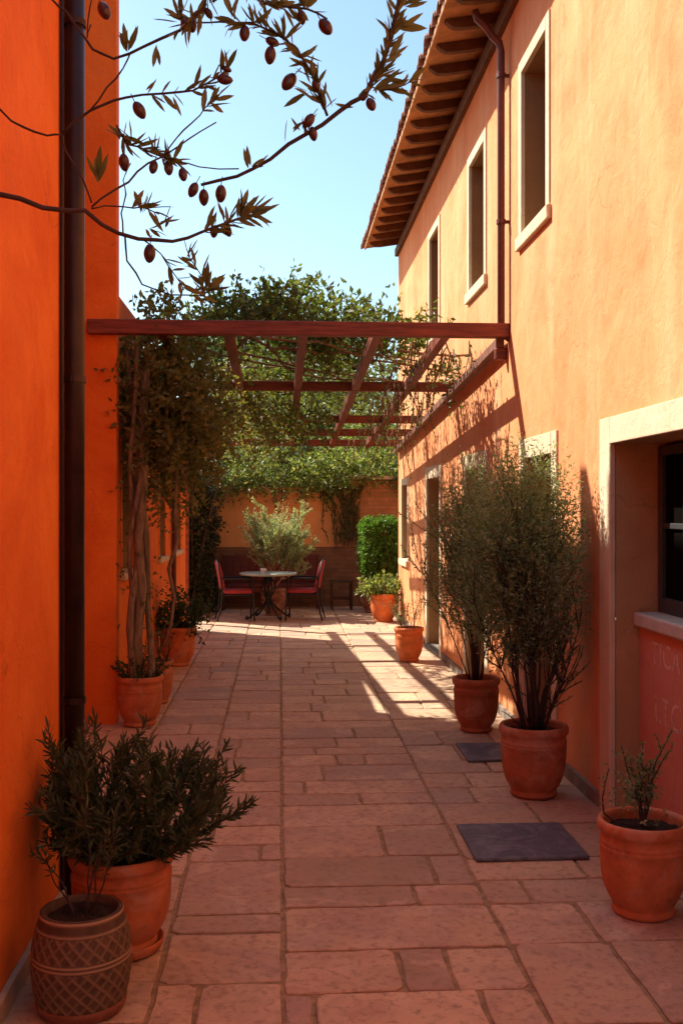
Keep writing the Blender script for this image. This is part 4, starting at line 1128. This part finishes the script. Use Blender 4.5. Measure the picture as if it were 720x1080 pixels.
def fan(px, py, D, n, ang, L, sp=.6):
    """leaves fanning out in the open, ang measured in the photo plane"""
    P = []; Dd = []
    for k in range(n):
        a = ang + rnd.uniform(-sp, sp)
        v = at(px + math.cos(a), py - math.sin(a), D) - at(px, py, D); v.normalize()
        v = (v + Vector((0, rnd.gauss(0, .35), 0))).normalized()
        P.append(at(px + rnd.gauss(0, 2), py + rnd.gauss(0, 2), D)); Dd.append(v)
    s = nrg.uniform(.7, 1.15, n); add_long_leaves(lv, np.array(P), np.array(Dd), L * s, L * .22 * s, .2)
for pl, d0, d1, r0, r1, lf_ in BR:
    pts = ptw(pl, d0, d1); n = len(pts)
    b_ = MB(); b_.tube(pts, [r0 + (r1 - r0) * i / n + rnd.uniform(0, .0005) for i in range(n)], 6); b_.build('branch', M['twig'], OT, True)
    if lf_:
        P, T = along(pts, lf_[2], lf_[0], lf_[1]); P = np.repeat(np.array(P), lf_[3], 0); T = np.repeat(np.array(T), lf_[3], 0)
        d = T * rnd.choice((.9,)) * (1 if pl[0][1] > pl[-1][1] or pl[0][0] < pl[-1][0] else -1) + rand_dir(len(P)) * .75
        s = nrg.uniform(.6, 1.15, len(P)); add_long_leaves(lv, P, d, .05 * s, .0115 * s, .2)
up, rt, dn = math.pi / 2, 0, -math.pi / 2
for a in ((135, 54, 2.15, 7, up, .05, .6), (105, 190, 2.1, 5, up, .055, .6), (153, 98, 2.17, 2, 1.0, .045, .4), (172, 104, 2.18, 1, up, .035, .2), (183, 98, 2.18, 1, dn + .5, .04, .2),
          (204, 92, 2.19, 1, up - .3, .05, .2), (236, 76, 2.2, 3, 1.0, .045, .6), (222, 111, 2.2, 4, .6, .045, .7), (140, 152, 2.15, 5, up, .05, .7), (163, 162, 2.17, 4, up, .045, .7), (150, 225, 2.15, 6, 1.2, .05, .9),
          (170, 237, 2.18, 4, .8, .045, .7), (252, 228, 2.24, 12, .75, .062, .8), (238, 232, 2.23, 5, 1.6, .055, .6), (264, 226, 2.25, 6, .35, .06, .5), (262, 175, 2.3, 2, up + .3, .05, .3), (268, 176, 2.3, 3, .3, .045, .6),
          (300, 150, 2.3, 1, up, .05, .2), (320, 140, 2.3, 5, up, .05, .6), (345, 115, 2.31, 5, up + .3, .055, .5), (330, 90, 2.3, 4, up - .2, .05, .6), (326, 98, 2.3, 4, math.pi, .05, .6), (205, 24, 2.25, 6, up + .8, .055, .8),
          (372, 112, 2.32, 2, math.pi, .045, .3), (246, 18, 2.26, 5, up, .055, .6), (268, 24, 2.27, 5, up - .5, .05, .9), (300, 42, 2.29, 6, up, .055, .9), (318, 60, 2.3, 5, .3, .055, .7), (190, 20, 2.22, 6, up + .4, .055, .9), (222, 2, 2.2, 7, .8, .055, 1.0), (298, 6, 2.29, 7, up, .055, 1.2), (322, 10, 2.29, 6, up - .4, .055, .9), (395, 95, 2.33, 4, .2, .06, .6), (425, 5, 2.33, 6, .5, .06, .8), (130, 146, 2.15, 4, up + .5, .05, .6), (180, 172, 2.17, 5, up, .045, .8), (157, 242, 2.17, 4, -.4, .045, .9), (165, 70, 2.15, 2, up, .045, .5), (310, 140, 2.3, 3, .9, .045, .6), (420, 30, 2.33, 4, .4, .06, .6), (410, 60, 2.33, 5, .5, .06, .6), (405, 82, 2.33, 4, .4, .06, .7), (218, 306, 2.3, 9, .9, .055, 1.0), (200, 276, 2.3, 4, up, .05, .8)):
    fan(*a)
lv.build('foliage', M['overleaf'], OT, True)
ov = MB(); pr = []
for j in range(13):
    u = j / 12; pr.append((max(.0002, .0105 * math.sin(math.pi * u) ** .55 * (1.03 - .08 * u)), .016 - .033 * u))
ov.lathe(pr, 0, 0, 0, 16); ov.tube([(0, 0, .015), (.0006, .0004, .022), (.0015, 0, .03)], .0009, 5)
proto = None
for (px, py, D, s, ang) in ((110, 11, 2.1, 1.15, .5), (147, 116, 2.17, 1.1, .45), (237, 84, 2.2, .95, 1.5), (131, 171, 2.15, 1.0, .05), (162, 176, 2.17, .85, -.1), (178, 177, 2.18, .9, .1), (193, 184, 2.18, .85, .2),
                            (204, 200, 2.2, .95, -.4), (215, 208, 2.25, 1.0, 0), (233, 204, 2.26, 1.1, 0), (226, 244, 2.22, .8, -.1), (240, 243, 2.23, .8, .3), (158, 267, 2.18, 1.15, 0), (258, 35, 2.27, 1.05, -.1),
                            (285, 58, 2.29, 1.15, -.1), (287, 44, 2.29, .9, 1.3), (305, 86, 2.3, 1.3, -.6), (318, 18, 2.29, .9, .1), (343, 28, 2.29, 1.25, .4), (326, 127, 2.3, 1.0, -.5), (330, 141, 2.31, .9, .2),
                            (391, 110, 2.32, 1.0, .4), (384, 101, 2.33, .7, -.4), (195, 26, 2.21, .8, .3), (203, 27, 2.21, .85, 0), (239, 73, 2.2, .6, 1.2), (220, 14, 2.2, .7, .6), (333, 90, 2.3, .8, .5)):
    if proto is None: o = proto = ov.build('olive', M['fruit'], None, True)
    else: o = proto.copy(); COL.objects.link(o)
    o.parent = OT; o.matrix_parent_inverse = Matrix.Translation(-OT.location)
    o.location = at(px, py, D); o.rotation_euler = (rnd.gauss(0, .2), -ang + rnd.gauss(0, .05), 0); o.scale = (s * 1.05,) * 2 + (s * 1.12,)

# ------------------------------------------------------------------ light
to_sun = Vector((-.71, .50, .88)).normalized()
elev = math.asin(to_sun.z); azim = math.atan2(to_sun.x, to_sun.y)     # azimuth from +Y towards +X
sd = bpy.data.lights.new('sun', 'SUN'); sd.energy = 4.3; sd.angle = R(.55); sd.color = (1, .93, .80)
so_ = bpy.data.objects.new('sun', sd); COL.objects.link(so_); so_.location = (-10, 8, 12)
so_.rotation_euler = (-to_sun).to_track_quat('-Z', 'Y').to_euler()
wd = bpy.data.worlds.new('World'); scene.world = wd; wd.use_nodes = True
nt = wd.node_tree; nt.nodes.clear()
sky = nt.nodes.new('ShaderNodeTexSky'); sky.sky_type = 'NISHITA'; sky.sun_disc = False
sky.sun_elevation = elev; sky.sun_rotation = azim; sky.altitude = 0
sky.air_density = 1.0; sky.dust_density = 1.2; sky.ozone_density = .5
bg = nt.nodes.new('ShaderNodeBackground'); bg.inputs[1].default_value = .098
ow = nt.nodes.new('ShaderNodeOutputWorld')
nt.links.new(mix(nt, 1, sky.outputs[0], (.90, 1.03, 1.0), 'MULTIPLY'), bg.inputs[0]); nt.links.new(bg.outputs[0], ow.inputs[0])

vs = scene.view_settings
vs.view_transform = 'Standard'; vs.look = 'None'; vs.gamma = 1; vs.exposure = 1.3; vs.use_curve_mapping = False
scene.render.engine = 'CYCLES'
try:
    scene.cycles.use_denoising = True; scene.cycles.denoiser = 'OPENIMAGEDENOISE'
    scene.cycles.max_bounces = 8; scene.cycles.diffuse_bounces = 5; scene.cycles.transmission_bounces = 4; scene.cycles.sample_clamp_indirect = 6
except Exception: pass
